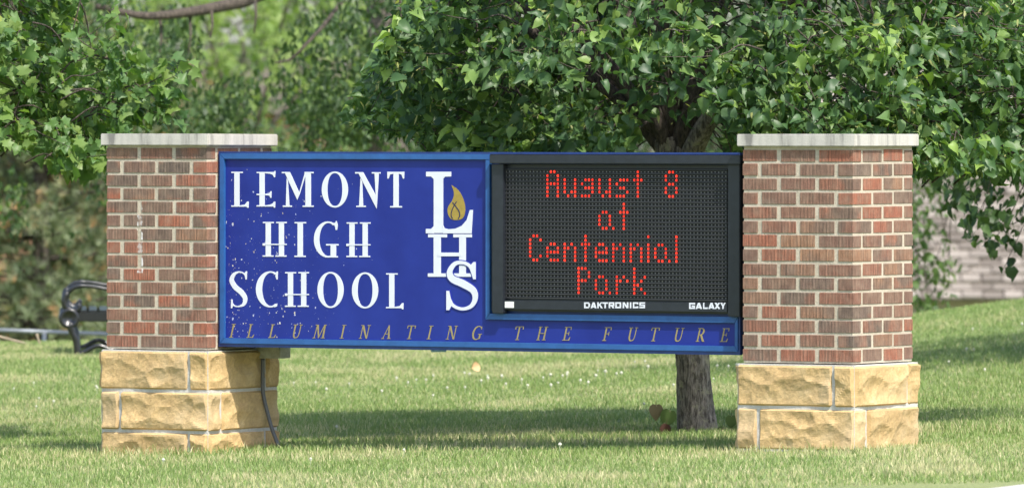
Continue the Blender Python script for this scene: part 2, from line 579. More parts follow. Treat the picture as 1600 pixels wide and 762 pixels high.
def ground_z(X, Y):
    X = np.asarray(X, dtype=float)
    d = np.asarray(Y, dtype=float) + D
    Xc = np.clip(X, -12, 12)
    near = 0.006 + 0.028 * np.clip(Xc, -3, 3)
    crest = np.maximum(0.055, 0.075 + 0.035 * Xc + np.maximum(0, Xc - 1.8) * 0.09)
    z = near + (crest - near) * sm(42.5, 56, d)
    z = z + (-0.75 - crest) * sm(57, 76, d)
    z = z + 0.012 * np.sin(X * 1.3 + d * 0.4) * np.sin(d * 0.7 + 0.6 * X) * sm(41, 44, d) * (1 - sm(58, 62, d))
    return z


def gz(x, y): return float(ground_z(x, y))


xs = np.concatenate([np.linspace(-500, -14, 14), np.linspace(-12, 12, 81), np.linspace(14, 500, 14)])
ys = np.concatenate([np.linspace(-140, -8, 14), np.linspace(-6, 40, 140), np.linspace(42, 700, 24)])
GX, GY = np.meshgrid(xs, ys)
GZ = ground_z(GX, GY)
nx, ny = len(xs), len(ys)
idx = np.arange(nx * ny).reshape(ny, nx)
quads = np.stack([idx[:-1, :-1], idx[:-1, 1:], idx[1:, 1:], idx[1:, :-1]], -1).reshape(-1, 4)
ground = link('ground', mesh_np('ground', np.stack([GX, GY, GZ], -1).reshape(-1, 3), quads, True), M['ground'])
tag(ground, 'broad mown lawn rising gently behind the school sign', 'lawn', kind='structure')

# the concrete edge of the pavement just touches the lower right corner of the picture
kb = MB()
p0, p1 = at(1545, 762, 34.65), at(1603, 755, 35.08)
dirk = Vector((p1.x - p0.x, p1.y - p0.y, 0)).normalized()
nrm = Vector((dirk.y, -dirk.x, 0))
a0, a1 = p0 - dirk * 12, p0 + dirk * 14
zt = 0.07
vs_ = []
for z in (-0.2, zt):
    for p in (a0, a1, a1 + nrm * 1.5, a0 + nrm * 1.5): vs_.append((p.x, p.y, z))
kb.add(vs_, [(3, 2, 1, 0), (4, 5, 6, 7), (0, 1, 5, 4), (1, 2, 6, 5), (2, 3, 7, 6), (3, 0, 4, 7)])
tag(kb.build('pavement', M['concrete'], bevel=0.01), 'pale concrete pavement edge in the lower right corner', 'pavement', kind='structure')

# ------------------------------------------------------------------ the sign frame of reference
S_CORNERS = 1009.0 * D / F / math.cos(TH) * 0.9995
S2 = S_CORNERS / 2
X0 = (56 * D - S2 * math.sin(TH) * 1009) / F / 2
O_LINE = Vector((X0, 0, 0))
T_L, T_R = -S2, S2                       # front right corners of the two pillars along the sign line
W = 0.601                                # brick pillar width


def plane_uz(x, y, v):
    """u along the sign (from the left pillar's inner face) and height of the photo pixel on the plane v"""
    a, b = (x - 800) / F, -(y - HORIZON) / F
    d = (v + X0 * math.sin(TH) + D * math.cos(TH)) / (a * math.sin(TH) + math.cos(TH))
    u = (a * d - X0) * math.cos(TH) - (d - D) * math.sin(TH)
    return u - T_L, CAM_H + b * d


# ------------------------------------------------------------------ brick pillars
BR_L, BR_H, BR_D, J = 0.1842, 0.0552, 0.0800, 0.0242


def brick_mesh(length, seed):
    """a wire cut brick: vertical grooves on the two faces that can face out, chamfered edges"""
    r = random.Random(seed)
    n = 20
    L, Dp, H = length, BR_D, BR_H
    c = 0.0012
    fr, bk = [], []
    for i in range(n + 1):
        x = L * i / n
        g = 0.0 if i in (0, n) else (0.0011 * r.random() + (0.0011 if i % 2 else 0.0))
        fr.append((x, g + (c if i in (0, n) else 0)))
        bk.append((x, Dp))
    vs, fs = [], []
    for z, ins in ((0, c), (c, 0), (H - c, 0), (H, c)):
        for (x, y) in fr: vs.append((min(max(x, ins), L - ins), y + ins, z))
        vs.append((L - ins, Dp - ins, z))
        vs.append((ins, Dp - ins, z))
    m = n + 3
    for k in range(3):
        for i in range(m):
            j = (i + 1) % m
            fs.append((k * m + i, k * m + j, (k + 1) * m + j, (k + 1) * m + i))
    fs.append(tuple(range(m - 1, -1, -1)))
    fs.append(tuple(3 * m + i for i in range(m)))
    me = bpy.data.meshes.new('brick')
    me.from_pydata(vs, [], fs)
    me.update()
    me.materials.append(M['brick'])
    return me


BRICKS = [brick_mesh(BR_L, s) for s in range(4)]


def stone_mesh(lx, ly, lz, faces, seed):
    """rock faced block, x along its long side; faces lists the outward sides: 'f' (-y), 'r' (+x), 'l' (-x)"""
    r = random.Random(seed)
    step = 0.0092
    nx_, ny_, nz_ = max(3, round(lx / step)), max(3, round(ly / step)), max(3, round(lz / step))
    bm = bmesh.new()
    cache = {}

    def V(i, j, k):
        key = (i, j, k)
        if key not in cache: cache[key] = bm.verts.new((lx * i / nx_, ly * j / ny_, lz * k / nz_))
        return cache[key]
    for i in range(nx_):
        for k in range(nz_):
            bm.faces.new((V(i, 0, k), V(i + 1, 0, k), V(i + 1, 0, k + 1), V(i, 0, k + 1)))
            bm.faces.new((V(i, ny_, k), V(i, ny_, k + 1), V(i + 1, ny_, k + 1), V(i + 1, ny_, k)))
    for j in range(ny_):
        for k in range(nz_):
            bm.faces.new((V(0, j, k), V(0, j, k + 1), V(0, j + 1, k + 1), V(0, j + 1, k)))
            bm.faces.new((V(nx_, j, k), V(nx_, j + 1, k), V(nx_, j + 1, k + 1), V(nx_, j, k + 1)))
    for i in range(nx_):
        for j in range(ny_):
            bm.faces.new((V(i, j, 0), V(i, j + 1, 0), V(i + 1, j + 1, 0), V(i + 1, j, 0)))
            bm.faces.new((V(i, j, nz_), V(i + 1, j, nz_), V(i + 1, j + 1, nz_), V(i, j + 1, nz_)))
    so = Vector((r.random() * 50, r.random() * 50, r.random() * 50))
    ncell = max(5, int(lx * lz / 0.0085))
    cells = [(r.uniform(-0.03, lx + 0.03), r.uniform(-0.02, lz + 0.02), r.uniform(0.0, 0.013), r.uniform(2.2, 5.5), r.uniform(-0.22, 0.22), r.uniform(-0.10, 0.26)) for _ in range(ncell)]

    def relief(a, z, la):
        """conchoidal scoops that meet in sharp arrises, fading to a drafted margin at the edges"""
        e = min(a, la - a, z, lz - z)
        fade = min(1.0, max(0.0, e / 0.010)) ** 0.5
        p = Vector((a, 0, z)) + so
        wa = a + 0.018 * mnoise.noise(p * 14) + 0.006 * mnoise.noise(p * 45)
        wz = z + 0.014 * mnoise.noise(p * 14 + Vector((9, 0, 0))) + 0.005 * mnoise.noise(p * 45 + Vector((5, 0, 0)))
        h = 0.05
        for cx, cz, o_, k_, ga, gz_ in cells:
            dx, dz = wa - cx, wz - cz
            h = min(h, o_ + k_ * (0.45 * dx * dx + 1.5 * dz * dz) + ga * dx * 0.35 + gz_ * dz)
        h = max(-0.003, min(0.030, h)) + 0.0045 * mnoise.fractal(p * 24, 0.9, 2.1, 5)
        return fade * max(0.0, 0.005 + 0.60 * h)
    for (i, j, k), v in cache.items():
        x, y, z = lx * i / nx_, ly * j / ny_, lz * k / nz_
        o = Vector((0, 0, 0))
        if 'f' in faces and j == 0: o.y -= relief(x, z, lx)
        if 'r' in faces and i == nx_: o.x += relief(y + 3.7, z, ly + 3.7) if False else relief(y, z, ly)
        if 'l' in faces and i == 0: o.x -= relief(y, z, ly)
        v.co += o
    me = bpy.data.meshes.new('stone')
    bm.to_mesh(me)
    bm.free()
    me.materials.append(M['stone'])
    return me


def pillar(t_corner, z_brick0, z_brick1, z_cap, courses, label, seed, cap_tilt=0.0):
    """origin at the front right corner on the ground; local x along the sign, local y away"""
    base = O_LINE + UX * t_corner
    root = empty('brick_pillar', (base.x, base.y, 0.0), -TH)
    tag(root, label, 'pillar', 'brick pillars holding the sign')
    ch = (z_brick1 - z_brick0) / 15.0
    r = random.Random(seed)
    core = MB()
    ins = 0.0042
    core.box(-W + ins, -ins, ins, W - ins, z_brick0 - 0.004, z_cap + 0.002)
    core.build('mortar', M['mortar'], root)
    sides = [(Vector((-W, 0, 0)), 0), (Vector((0, 0, 0)), 90), (Vector((0, W, 0)), 180), (Vector((-W, W, 0)), 270)]
    P = BR_L + J
    for c in range(15):
        z = z_brick1 - ch * (c + 1) + (ch - BR_H) * 0.5
        for s, (org, ang) in enumerate(sides):
            full = (c % 2 == 0) == (s % 2 == 0)
            starts = [0, P, 2 * P] if full else [BR_D + J, BR_D + J + P]
            ca, sa = math.cos(math.radians(ang)), math.sin(math.radians(ang))
            for x0 in starts:
                o = bpy.data.objects.new('brick', BRICKS[r.randrange(4)])
                C.objects.link(o)
                o.parent = root
                x = x0 + r.uniform(-0.002, 0.002) * (0 if x0 == 0 else 1)
                y = r.uniform(-0.0006, 0.0006)
                o.location = (org.x + ca * x - sa * y, org.y + sa * x + ca * y, z + r.uniform(-0.0016, 0.0016))
                o.rotation_euler = (0, r.uniform(-0.005, 0.005), math.radians(ang) + r.uniform(-0.003, 0.003))
                o.scale = (1, 1, r.uniform(0.97, 1.02))
    # rock faced base: four blocks round each course, turned the other way in every second course
    WS, TK, JS = 0.634, 0.105, 0.014
    e = (WS - W) / 2
    sc = MB()
    zb = z_brick0 - 0.008 - sum(courses)
    sc.box(-W - e - 0.0012, e + 0.0012, -e - 0.0012, W + e + 0.0012, zb, z_brick0 - 0.0095)
    sc.build('pointing', M['stone_mortar'], root)
    z = z_brick0 - 0.008
    corner = [(Vector((-W - e, -e, 0)), 0), (Vector((e, -e, 0)), 90), (Vector((e, W + e, 0)), 180), (Vector((-W - e, W + e, 0)), 270)]
    for k, hgt in enumerate(courses):
        for s, (org, ang) in enumerate(corner):
            ln = WS - TK - JS
            flip = (k % 2 == 1)
            me = stone_mesh(ln, TK, hgt - JS, 'fl' if not flip else 'fr', seed * 100 + k * 10 + s)
            o = link('stone', me, None, root)
            off = 0.0 if not flip else TK + JS
            ca, sa = math.cos(math.radians(ang)), math.sin(math.radians(ang))
            o.location = (org.x + ca * off, org.y + sa * off, z - hgt + JS * 0.5)
            o.rotation_euler = (0, 0, math.radians(ang))
        z -= hgt
    cap = MB()
    WC = 0.645
    ec = (WC - W) / 2
    cap.box(-W / 2 - WC / 2, -W / 2 + WC / 2, W / 2 - WC / 2, W / 2 + WC / 2, -0.0295, 0.0295)
    o = cap.build('cap_slab', M['cap'], root, bevel=0.004)
    o.location = (0, 0, z_cap + 0.0295)
    o.rotation_euler = (cap_tilt, 0, 0)
    return root


pillar(T_L, 0.483, 1.4890, 1.4965, [0.203, 0.203, 0.203], 'brick pillar with three stone courses at the left end of the sign, bench behind it', 3, -0.005)
pillar(T_R, 0.468, 1.4865, 1.4965, [0.208, 0.208, 0.10], 'brick pillar at the right end of the sign beside the red lettered display', 5)

# ------------------------------------------------------------------ the sign
V0 = 0.108                                # sign face sits this far behind the pillars' front faces
base = O_LINE + UX * T_L
sign = empty('school_sign', (base.x, base.y, 0.0), -TH)
tag(sign, 'blue school sign with white letters and black message display between two brick pillars', 'sign')
UW = T_R - W - T_L                        # clear width between the pillars
Z_T, Z_B = 1.4665, 0.4945
G = 0.006
UE = plane_uz(1158.2, 390, V0)[0]       # right end of the face, just short of the pillar
cb = MB()
cb.box(G, UE, V0 + 0.012, V0 + 0.42, Z_B + 0.004, Z_T - 0.004)
cb.build('cabinet', M['cabinet'], sign, bevel=0.004)


def bar(mb, x0, y0, x1, y1, v0, v1):
    """rectangle given in photo pixels on the sign plane, from depth v0 to v1"""
    a, b_ = plane_uz(x0, y0, v0), plane_uz(x1, y1, v0)
    mb.box(min(a[0], b_[0]), max(a[0], b_[0]), v0, v1, min(a[1], b_[1]), max(a[1], b_[1]))


def U(x): return plane_uz(x, 390, V0)[0]


# outer retainer: a thin dark lip and a lighter face flange
fw = 0.036
lip = 0.010
uL, uR = G, UE
lb = MB()
lb.box(uL, uR, V0 - 0.010, V0 + 0.0105, Z_T - lip, Z_T)
lb.box(uL, uR, V0 - 0.010, V0 + 0.0105, Z_B, Z_B + lip * 1.6)
lb.box(uL, uL + lip, V0 - 0.0095, V0 + 0.0105, Z_B + lip * 1.6, Z_T - lip)
lb.box(uR - lip, uR, V0 - 0.0095, V0 + 0.0105, Z_B + lip * 1.6, Z_T - lip)
lb.build('retainer_lip', M['cabinet'], sign)
uD = U(761.0)                             # left edge of the inner frame round the display
uD2 = U(767.5)
zD = plane_uz(960, 501.5, V0)[1]          # lower edge of the inner frame
zD2 = plane_uz(960, 492.0, V0)[1]


def mitre(name, pts):
    mb = MB()
    mb.prism(pts, V0 - 0.016, V0 + 0.0102)
    return mb.build(name, M['frame'], sign, bevel=0.0015)


i0, i1, j0, j1 = uL + lip, uR - lip, Z_B + lip * 1.6, Z_T - lip
fl = 0.027
mitre('frame_rail', [(i0, j1), (uD2 - 0.001, j1), (uD2 - 0.001, j1 - fl), (i0 + fl, j1 - fl)])
mitre('frame_rail', [(i0, j0), (i1, j0), (i1 - 0.018, j0 + fl), (i0 + fl, j0 + fl)])
mitre('frame_stile', [(i0, j0 + 0.001), (i0 + fl - 0.001, j0 + fl), (i0 + fl - 0.001, j1 - fl), (i0, j1 - 0.001)])
mitre('frame_stile', [(i1, j0 + 0.001), (i1, zD2), (i1 - 0.017, zD - 0.001), (i1 - 0.017, j0 + fl)])
mitre('frame_stile', [(uD, zD), (uD2, zD2), (uD2, j1 - fl - 0.001), (uD, j1 - fl - 0.001)])
mitre('frame_rail', [(uD + 0.001, zD), (i1 - 0.018, zD), (i1 - 0.001, zD2), (uD2 + 0.001, zD2)])

face = MB()
face.prism([(i0 + 0.004, j0 + 0.004), (i1 - 0.004, j0 + 0.004), (i1 - 0.004, zD + 0.004), (uD + 0.004, zD + 0.004), (uD + 0.004, j1 - 0.004), (i0 + 0.004, j1 - 0.004)], V0, V0 + 0.009)
panel = face.build('face_panel', M['face'], sign)
panel['label'] = 'blue lettered face panel with chipped lower left'

# --- lettering: outlines measured on the photograph, each letter a thin vinyl piece
Z1, Z2, Z3, Z4, Z5, Z6 = [(ox, oy, 1312 / 155.0) for ox, oy in ((345, 250), (490, 250), (345, 330), (490, 330), (345, 410), (490, 410))]
LOGO1, LOGO2 = (650, 255, 703 / 120.0), (650, 365, 703 / 120.0)


def ell(cx, cy, rx, ry, a0, a1, n=40, p=2.0):
    out = []
    for i in range(n + 1):
        w = math.radians(a0 + (a1 - a0) * i / n)
        c, s = math.cos(w), math.sin(w)
        out.append((cx + rx * math.copysign(abs(c) ** (2 / p), c), cy + ry * math.copysign(abs(s) ** (2 / p), s)))
    return out


def stroke(pts, widths, per=7):
    """centre line and widths to a pair of edges"""
    full = catmull([(p[0], p[1], w) for p, w in zip(pts, widths)], per)
    Lp, Rp = [], []
    n = len(full)
    for i in range(n):
        t = full[min(i + 1, n - 1)][:2] - full[max(i - 1, 0)][:2]
        t = t / (np.linalg.norm(t) + 1e-9)
        nn = np.array([-t[1], t[0]])
        w = full[i][2] / 2
        Lp.append(tuple(full[i][:2] + nn * w))
        Rp.append(tuple(full[i][:2] - nn * w))
    return Lp, Rp


def rect(x0, y0, x1, y1): return ('p', [(x0, y0), (x1, y0), (x1, y1), (x0, y1)])
def poly(*pts): return ('p', list(pts))


def g_L(dx=0, dy=0):
    q = lambda *p: ('p', [(a + dx, b + dy) for a, b in p])
    return [q((140, 155), (293, 155), (293, 172), (140, 172)), q((180, 156), (249, 156), (249, 614), (180, 614)),
            q((140, 599), (250, 599), (320, 588), (350, 548), (371, 548), (368, 630), (350, 630), (344, 616), (140, 616))]


def g_E():
    return [rect(475, 158, 600, 174), rect(513, 160, 582, 612),
            poly((581, 158), (703, 158), (711, 145), (726, 145), (718, 228), (706, 228), (690, 196), (650, 180), (581, 174)),
            poly((475, 446), (600, 446), (640, 440), (658, 413), (673, 413), (669, 500), (657, 500), (645, 470), (600, 464), (475, 464)),
            poly((475, 597), (600, 597), (655, 589), (690, 572), (706, 550), (723, 550), (719, 628), (705, 630), (698, 614), (475, 614))]


def g_M():
    return [rect(808, 158, 912, 175), poly((873, 235), (889, 270), (910, 606), (862, 606)), rect(822, 601, 942, 619),
            poly((845, 160), (917, 160), (1047, 448), (1013, 526)), poly((1113, 170), (1134, 170), (1046, 450), (1028, 470)),
            rect(1122, 160, 1194, 617), rect(1110, 157, 1229, 175), rect(1085, 601, 1229, 619)]


def g_O(cx, cy):
    return [('r', ell(cx, cy, 174, 238, 0, 360, 56), ell(cx, cy, 98, 217, 0, 360, 56, 2.25))]


def g_N():
    return [rect(550, 160, 652, 179), poly((622, 240), (644, 285), (657, 608), (603, 608)), rect(566, 603, 693, 621),
            poly((588, 161), (657, 161), (843, 500), (834, 640)), poly((808, 165), (866, 165), (844, 520), (836, 640), (824, 470)), rect(772, 161, 888, 179)]


def g_T():
    return [rect(978, 156, 1201, 181), rect(1057, 158, 1127, 618), rect(1014, 608, 1171, 627),
            poly((976, 155), (1000, 155), (1056, 181), (1015, 192), (992, 246), (979, 246)), poly((1203, 155), (1180, 155), (1128, 181), (1165, 192), (1185, 246), (1198, 246))]


def g_H(dx=0, dy=0):
    q = lambda x0, y0, x1, y1: rect(x0 + dx, y0 + dy, x1 + dx, y1 + dy)
    return [q(594, 141, 663, 597), q(769, 141, 837, 597), q(558, 140, 702, 157), q(734, 140, 874, 157), q(556, 582, 698, 599), q(724, 582, 869, 599),
            q(556, 429, 873, 444), q(556, 422, 586, 453)]


def g_I(): return [rect(1016, 144, 1087, 600), rect(977, 142, 1130, 159), rect(975, 585, 1124, 603)]


def g_G():
    return [('r', ell(190, 372, 185, 238, -58, -282, 40), ell(196, 372, 118, 218, -58, -282, 40)),
            poly((262, 158), (288, 150), (298, 125), (306, 128), (321, 180), (313, 246), (292, 246), (286, 205)),
            rect(226, 440, 299, 606), rect(166, 432, 332, 451), rect(150, 592, 323, 609)]


def g_S():
    return [('r', *stroke([(325, 165), (285, 132), (230, 126), (172, 160), (145, 235), (190, 320), (270, 390), (322, 470), (305, 548), (240, 578), (185, 572), (146, 535)],
                          [14, 17, 22, 46, 60, 68, 68, 60, 44, 18, 16, 14])),
            poly((333, 114), (349, 114), (344, 223), (328, 223), (318, 175), (305, 150)), poly((134, 602), (138, 484), (153, 484), (160, 536), (180, 566), (160, 578), (151, 602))]


def g_C():
    return [('r', ell(655, 353, 190, 239, -62, -300, 44), ell(662, 353, 114, 219, -62, -300, 44)),
            poly((733, 135), (741, 115), (756, 115), (753, 223), (737, 223), (722, 175)), poly((700, 560), (748, 538), (744, 578), (712, 590))]


LET = []   # (name, zoom, shapes)
LET += [('letter', Z1, g_L()), ('letter', Z1, g_E()), ('letter', Z1, g_M()), ('letter', Z2, g_O(283, 390)), ('letter', Z2, g_N()), ('letter', Z2, g_T())]
LET += [('letter', Z3, g_H()), ('letter', Z3, g_I()), ('letter', Z4, g_G()), ('letter', Z4, g_H(-120, 6))]
LET += [('letter', Z5, g_S()), ('letter', Z5, g_C()), ('letter', Z5, g_H(294, -15)), ('letter', Z6, g_O(225, 361)), ('letter', Z6, g_O(682, 367)), ('letter', Z6, g_L(820, -14))]


def make_letter(name, zoom, shapes, mat, parent, lift=0.0, grow=0.0):
    ox, oy, s = zoom
    mb = MB()

    def T(p): return plane_uz(ox + p[0] / s, oy + p[1] / s, V0)
    for k, sh in enumerate(shapes):
        y0 = V0 - 0.0014 - lift - 0.00022 * k
        if sh[0] == 'p': mb.prism([T(p) for p in sh[1]], y0, V0 + 0.002)
        else: mb.ribbon([T(p) for p in sh[1]], [T(p) for p in sh[2]], y0, V0 + 0.002)
    return mb.build(name, mat, parent)


for nme, zoom, shapes in LET: make_letter(nme, zoom, shapes, M['white'], panel)

# the three stacked initials with the flame
lg = [rect(93, 78, 323, 121), rect(163, 79, 250, 638), poly((93, 121), (140, 121), (163, 145), (163, 118)), poly((250, 145), (268, 122), (323, 121), (250, 115)),
      poly((92, 600), (140, 600), (163, 575), (165, 641), (92, 641)),
      poly((248, 560), (262, 594), (300, 603), (360, 598), (420, 572), (465, 520), (495, 427), (523, 427), (510, 641), (248, 641))]
make_letter('logo_letter', LOGO1, lg, M['white'], panel)
hg = [rect(162, 6, 229, 390), rect(396, 6, 458, 390), rect(112, 4, 285, 33), rect(343, 4, 513, 33), rect(110, 362, 281, 393), rect(338, 362, 513, 393), rect(200, 172, 420, 206)]
make_letter('logo_letter', LOGO2, hg, M['white'], panel)


def s_logo(extra):
    L_, R_ = stroke([(522, 345), (490, 290), (430, 264), (360, 275), (313, 345), (335, 410), (430, 455), (525, 515), (546, 590), (510, 660), (430, 687), (350, 660), (305, 600)],
                    [v + extra for v in (24, 30, 30, 38, 50, 62, 68, 60, 48, 36, 28, 28, 24)])
    q = extra / 2
    return [('r', L_, R_), poly((530 - q, 258 - q), (551 + q, 258 - q), (551 + q, 416 + q), (528 - q, 416 + q), (505 - q, 345), (492, 300 - q)),
            poly((282 - q, 522 - q), (308 + q, 522 - q), (322 + q, 590), (345 + q, 640), (328 + q, 662 + q), (308 + q, 698 + q), (282 - q, 698 + q))]


make_letter('letter_outline', LOGO2, s_logo(16), M['outline'], panel, lift=0.0022)
make_letter('logo_letter', LOGO2, s_logo(0), M['white'], panel, lift=0.0034)
fl_pts = catmull([(325, 200), (380, 238), (422, 300), (446, 370), (452, 430), (440, 485), (405, 515), (335, 515), (300, 480), (289, 430), (300, 388), (330, 345), (346, 300), (345, 255), (325, 200)], 5)
make_letter('flame', LOGO1, [poly(*[(p[0], p[1]) for p in fl_pts[:-1]])], M['gold'], panel)
make_letter('flame_line', LOGO1, [('r', *stroke([(373, 350), (345, 398), (328, 440), (324, 480), (337, 508)], [8] * 5)), ('r', *stroke([(336, 358), (366, 395), (396, 440), (401, 480), (388, 510)], [8] * 5))], M['ink'], panel, lift=0.001)

# --- the gold italic motto
TK_, TN, SF = 0.125, 0.07, 0.05


def it(ch):
    R_ = lambda x0, y0, x1, y1: ('p', [(x0, y0), (x1, y0), (x1, y1), (x0, y1)])
    stem = lambda x, w=TK_: R_(x, 0, x + w, 1)
    srf = lambda x, y, w=0.36: R_(x - w / 2, y, x + w / 2, y + SF)
    P_ = lambda *p: ('p', list(p))
    if ch == 'I': return [stem(0.10), srf(0.175, 0), srf(0.175, 1 - SF)], 0.35
    if ch == 'L': return [stem(0.08), srf(0.155, 1 - SF, 0.34), R_(-0.02, 0, 0.56, SF), P_((0.44, 0), (0.58, 0), (0.64, 0.24), (0.58, 0.24))], 0.62
    if ch == 'T': return [stem(0.28), srf(0.355, 0), R_(0.0, 1 - SF, 0.72, 1), P_((0.0, 1), (0.06, 1), (0.05, 0.78), (-0.01, 0.78)), P_((0.66, 1), (0.72, 1), (0.73, 0.78), (0.67, 0.78))], 0.72
    if ch == 'H': return [stem(0.08), stem(0.60), srf(0.155, 0, 0.32), srf(0.155, 1 - SF, 0.32), srf(0.675, 0, 0.32), srf(0.675, 1 - SF, 0.32), R_(0.1, 0.48, 0.7, 0.48 + SF)], 0.82
    if ch in 'EF':
        sh = [stem(0.08), R_(-0.02, 1 - SF, 0.60, 1), P_((0.54, 1), (0.60, 1), (0.60, 0.78), (0.55, 0.78)), R_(0.1, 0.49, 0.48, 0.49 + SF), P_((0.43, 0.66), (0.47, 0.66), (0.47, 0.38), (0.43, 0.38))]
        if ch == 'E': sh += [R_(-0.02, 0, 0.60, SF), P_((0.50, 0), (0.62, 0), (0.67, 0.24), (0.61, 0.24))]
        else: sh += [srf(0.155, 0)]
        return sh, 0.62
    if ch == 'U': return [('r', *stroke([(0.15, 1), (0.15, 0.6), (0.16, 0.25), (0.25, 0.06), (0.40, 0.03), (0.56, 0.10), (0.63, 0.35), (0.64, 0.7), (0.64, 1)], [TK_, TK_, TK_, 0.11, 0.075, 0.08, TN, TN, TN], 5)), srf(0.15, 1 - SF), srf(0.64, 1 - SF, 0.28)], 0.78
    if ch == 'N': return [P_((0.10, 0), (0.17, 0), (0.17, 1), (0.10, 1)), P_((0.05, 1), (0.22, 1), (0.74, 0), (0.62, 0)), P_((0.67, 0), (0.74, 0), (0.74, 1), (0.67, 1)), srf(0.135, 0, 0.28), srf(0.10, 1 - SF, 0.24), srf(0.70, 1 - SF, 0.28)], 0.82
    if ch == 'M': return [P_((0.06, 0), (0.13, 0), (0.20, 1), (0.13, 1)), P_((0.12, 1), (0.27, 1), (0.54, 0.05), (0.46, 0)), P_((0.46, 0), (0.54, 0.05), (0.86, 1), (0.79, 1)), P_((0.82, 0), (0.97, 0), (0.93, 1), (0.79, 1)), srf(0.095, 0, 0.26), srf(0.89, 0, 0.34), srf(0.12, 1 - SF, 0.20), srf(0.90, 1 - SF, 0.20)], 1.02
    if ch == 'A': return [P_((0.04, 0), (0.11, 0), (0.46, 1), (0.40, 1)), P_((0.55, 0), (0.70, 0), (0.47, 1), (0.37, 1)), R_(0.17, 0.34, 0.60, 0.34 + SF), srf(0.075, 0, 0.24), srf(0.63, 0, 0.30)], 0.72
    if ch == 'R': return [stem(0.08), srf(0.155, 0, 0.32), R_(-0.02, 1 - SF, 0.3, 1), ('r', *stroke([(0.15, 0.97), (0.36, 0.97), (0.50, 0.88), (0.54, 0.74), (0.48, 0.58), (0.34, 0.51), (0.15, 0.50)], [SF, 0.07, 0.11, 0.15, 0.11, 0.07, SF], 5)), P_((0.26, 0.52), (0.42, 0.52), (0.74, 0), (0.57, 0)), srf(0.68, 0, 0.18)], 0.75
    if ch == 'G': return [('r', *stroke([(0.76, 0.80), (0.66, 0.93), (0.46, 0.985), (0.24, 0.88), (0.10, 0.62), (0.10, 0.36), (0.22, 0.10), (0.44, 0.02), (0.66, 0.08), (0.72, 0.14)], [0.06, 0.06, 0.07, 0.12, 0.15, 0.15, 0.12, 0.07, 0.07, 0.07], 5)), R_(0.66, 0.06, 0.79, 0.42), srf(0.72, 0.38, 0.34), P_((0.73, 0.98), (0.78, 0.98), (0.79, 0.74), (0.74, 0.74))], 0.86


MOTTO = [('I', 363.3), ('L', 393), ('L', 427), ('U', 464), ('M', 500), ('I', 536), ('N', 570), ('A', 605), ('T', 641.5), ('I', 672), ('N', 706), ('G', 745.6),
         ('T', 810.4), ('H', 847.4), ('E', 886.5), ('F', 949), ('U', 988.5), ('T', 1023), ('U', 1061), ('R', 1096), ('E', 1133)]
for ch, cx in MOTTO:
    sh, wd = it(ch)
    HT = 21.2
    base_y = 526.9 + (cx - 363) * 0.0088
    WS_ = 17.2                                   # foreshortened em width in pixels
    conv = []
    for s_ in sh:
        f_ = lambda p: ((p[0] - wd / 2) * WS_ + (p[1] - 0.5) * 4.6, (1 - p[1]) * HT)
        conv.append((s_[0], *[[f_(p) for p in part] for part in s_[1:]]))
    make_letter('motto_letter', (cx, base_y - HT, 1.0), conv, M['motto'], panel)

# --- the message display
disp_v = V0 - 0.020
db = MB()
bar(db, 768.2, 257.0, 1156, 490.5, disp_v + 0.012, V0 + 0.02)
display = db.build('message_display', M['black'], sign)
display['label'] = 'black message display with red dot lettering'
hb = MB()
bar(hb, 764.5, 241.6, 1156.5, 256.4, disp_v - 0.045, V0 + 0.011)
hb.build('hood', M['black'], display, bevel=0.003)
for x0, x1, yb in ((768.8, 786.6, 489.5), (1137.2, 1155.8, 494.5)):
    sb = MB()
    bar(sb, x0, 256.9, x1, yb, disp_v - 0.022, disp_v + 0.0115)
    sb.build('side_rail', M['black'], display, bevel=0.003)
bb = MB()
bar(bb, 787.2, 468.6, 1136.6, 487.5, disp_v - 0.014, disp_v + 0.0115)
strip = bb.build('name_strip', M['black'], display, bevel=0.002)
mk = MB()
bar(mk, 786.9, 262.5, 1136.9, 468.2, disp_v + 0.008, disp_v + 0.0112)
mk.build('dot_mask', M['pit'], display)
uA, uB = plane_uz(787.0, 370, disp_v)[0], plane_uz(1136.8, 370, disp_v)[0]
ZR0 = plane_uz(962, 268.4, disp_v)[1]
ZR1 = plane_uz(962, 463.6, disp_v)[1]
ROWP = (ZR0 - ZR1) / 31
U0_, U1_ = plane_uz(789.9, 370, disp_v)[0], plane_uz(1133.2, 370, disp_v)[0]
COLP = (U1_ - U0_) / 63
lou = MB()
zc = 0
lou.v = []
hh = ROWP
lou.add([(uA, disp_v - 0.0055, -0.0016), (uB, disp_v - 0.0055, -0.0016), (uB, disp_v + 0.008, -0.0006), (uA, disp_v + 0.008, -0.0006),
         (uA, disp_v - 0.0055, 0.0008), (uB, disp_v - 0.0055, 0.0008), (uB, disp_v + 0.008, 0.0026), (uA, disp_v + 0.008, 0.0026)],
        [(3, 2, 1, 0), (4, 5, 6, 7), (0, 1, 5, 4), (1, 2, 6, 5), (2, 3, 7, 6), (3, 0, 4, 7)])
lou_me = lou.mesh('louvre')
lou_me.materials.append(M['louvre'])
for r_ in range(33):
    o = link('louvre', lou_me, None, display)
    o.location = (0, 0, ZR0 + ROWP * 0.5 - r_ * ROWP)

ROWS = {}
def put(r0, cols):
    for k, cs in enumerate(cols):
        for c_ in cs: ROWS.setdefault(r0 + k, set()).add(c_)


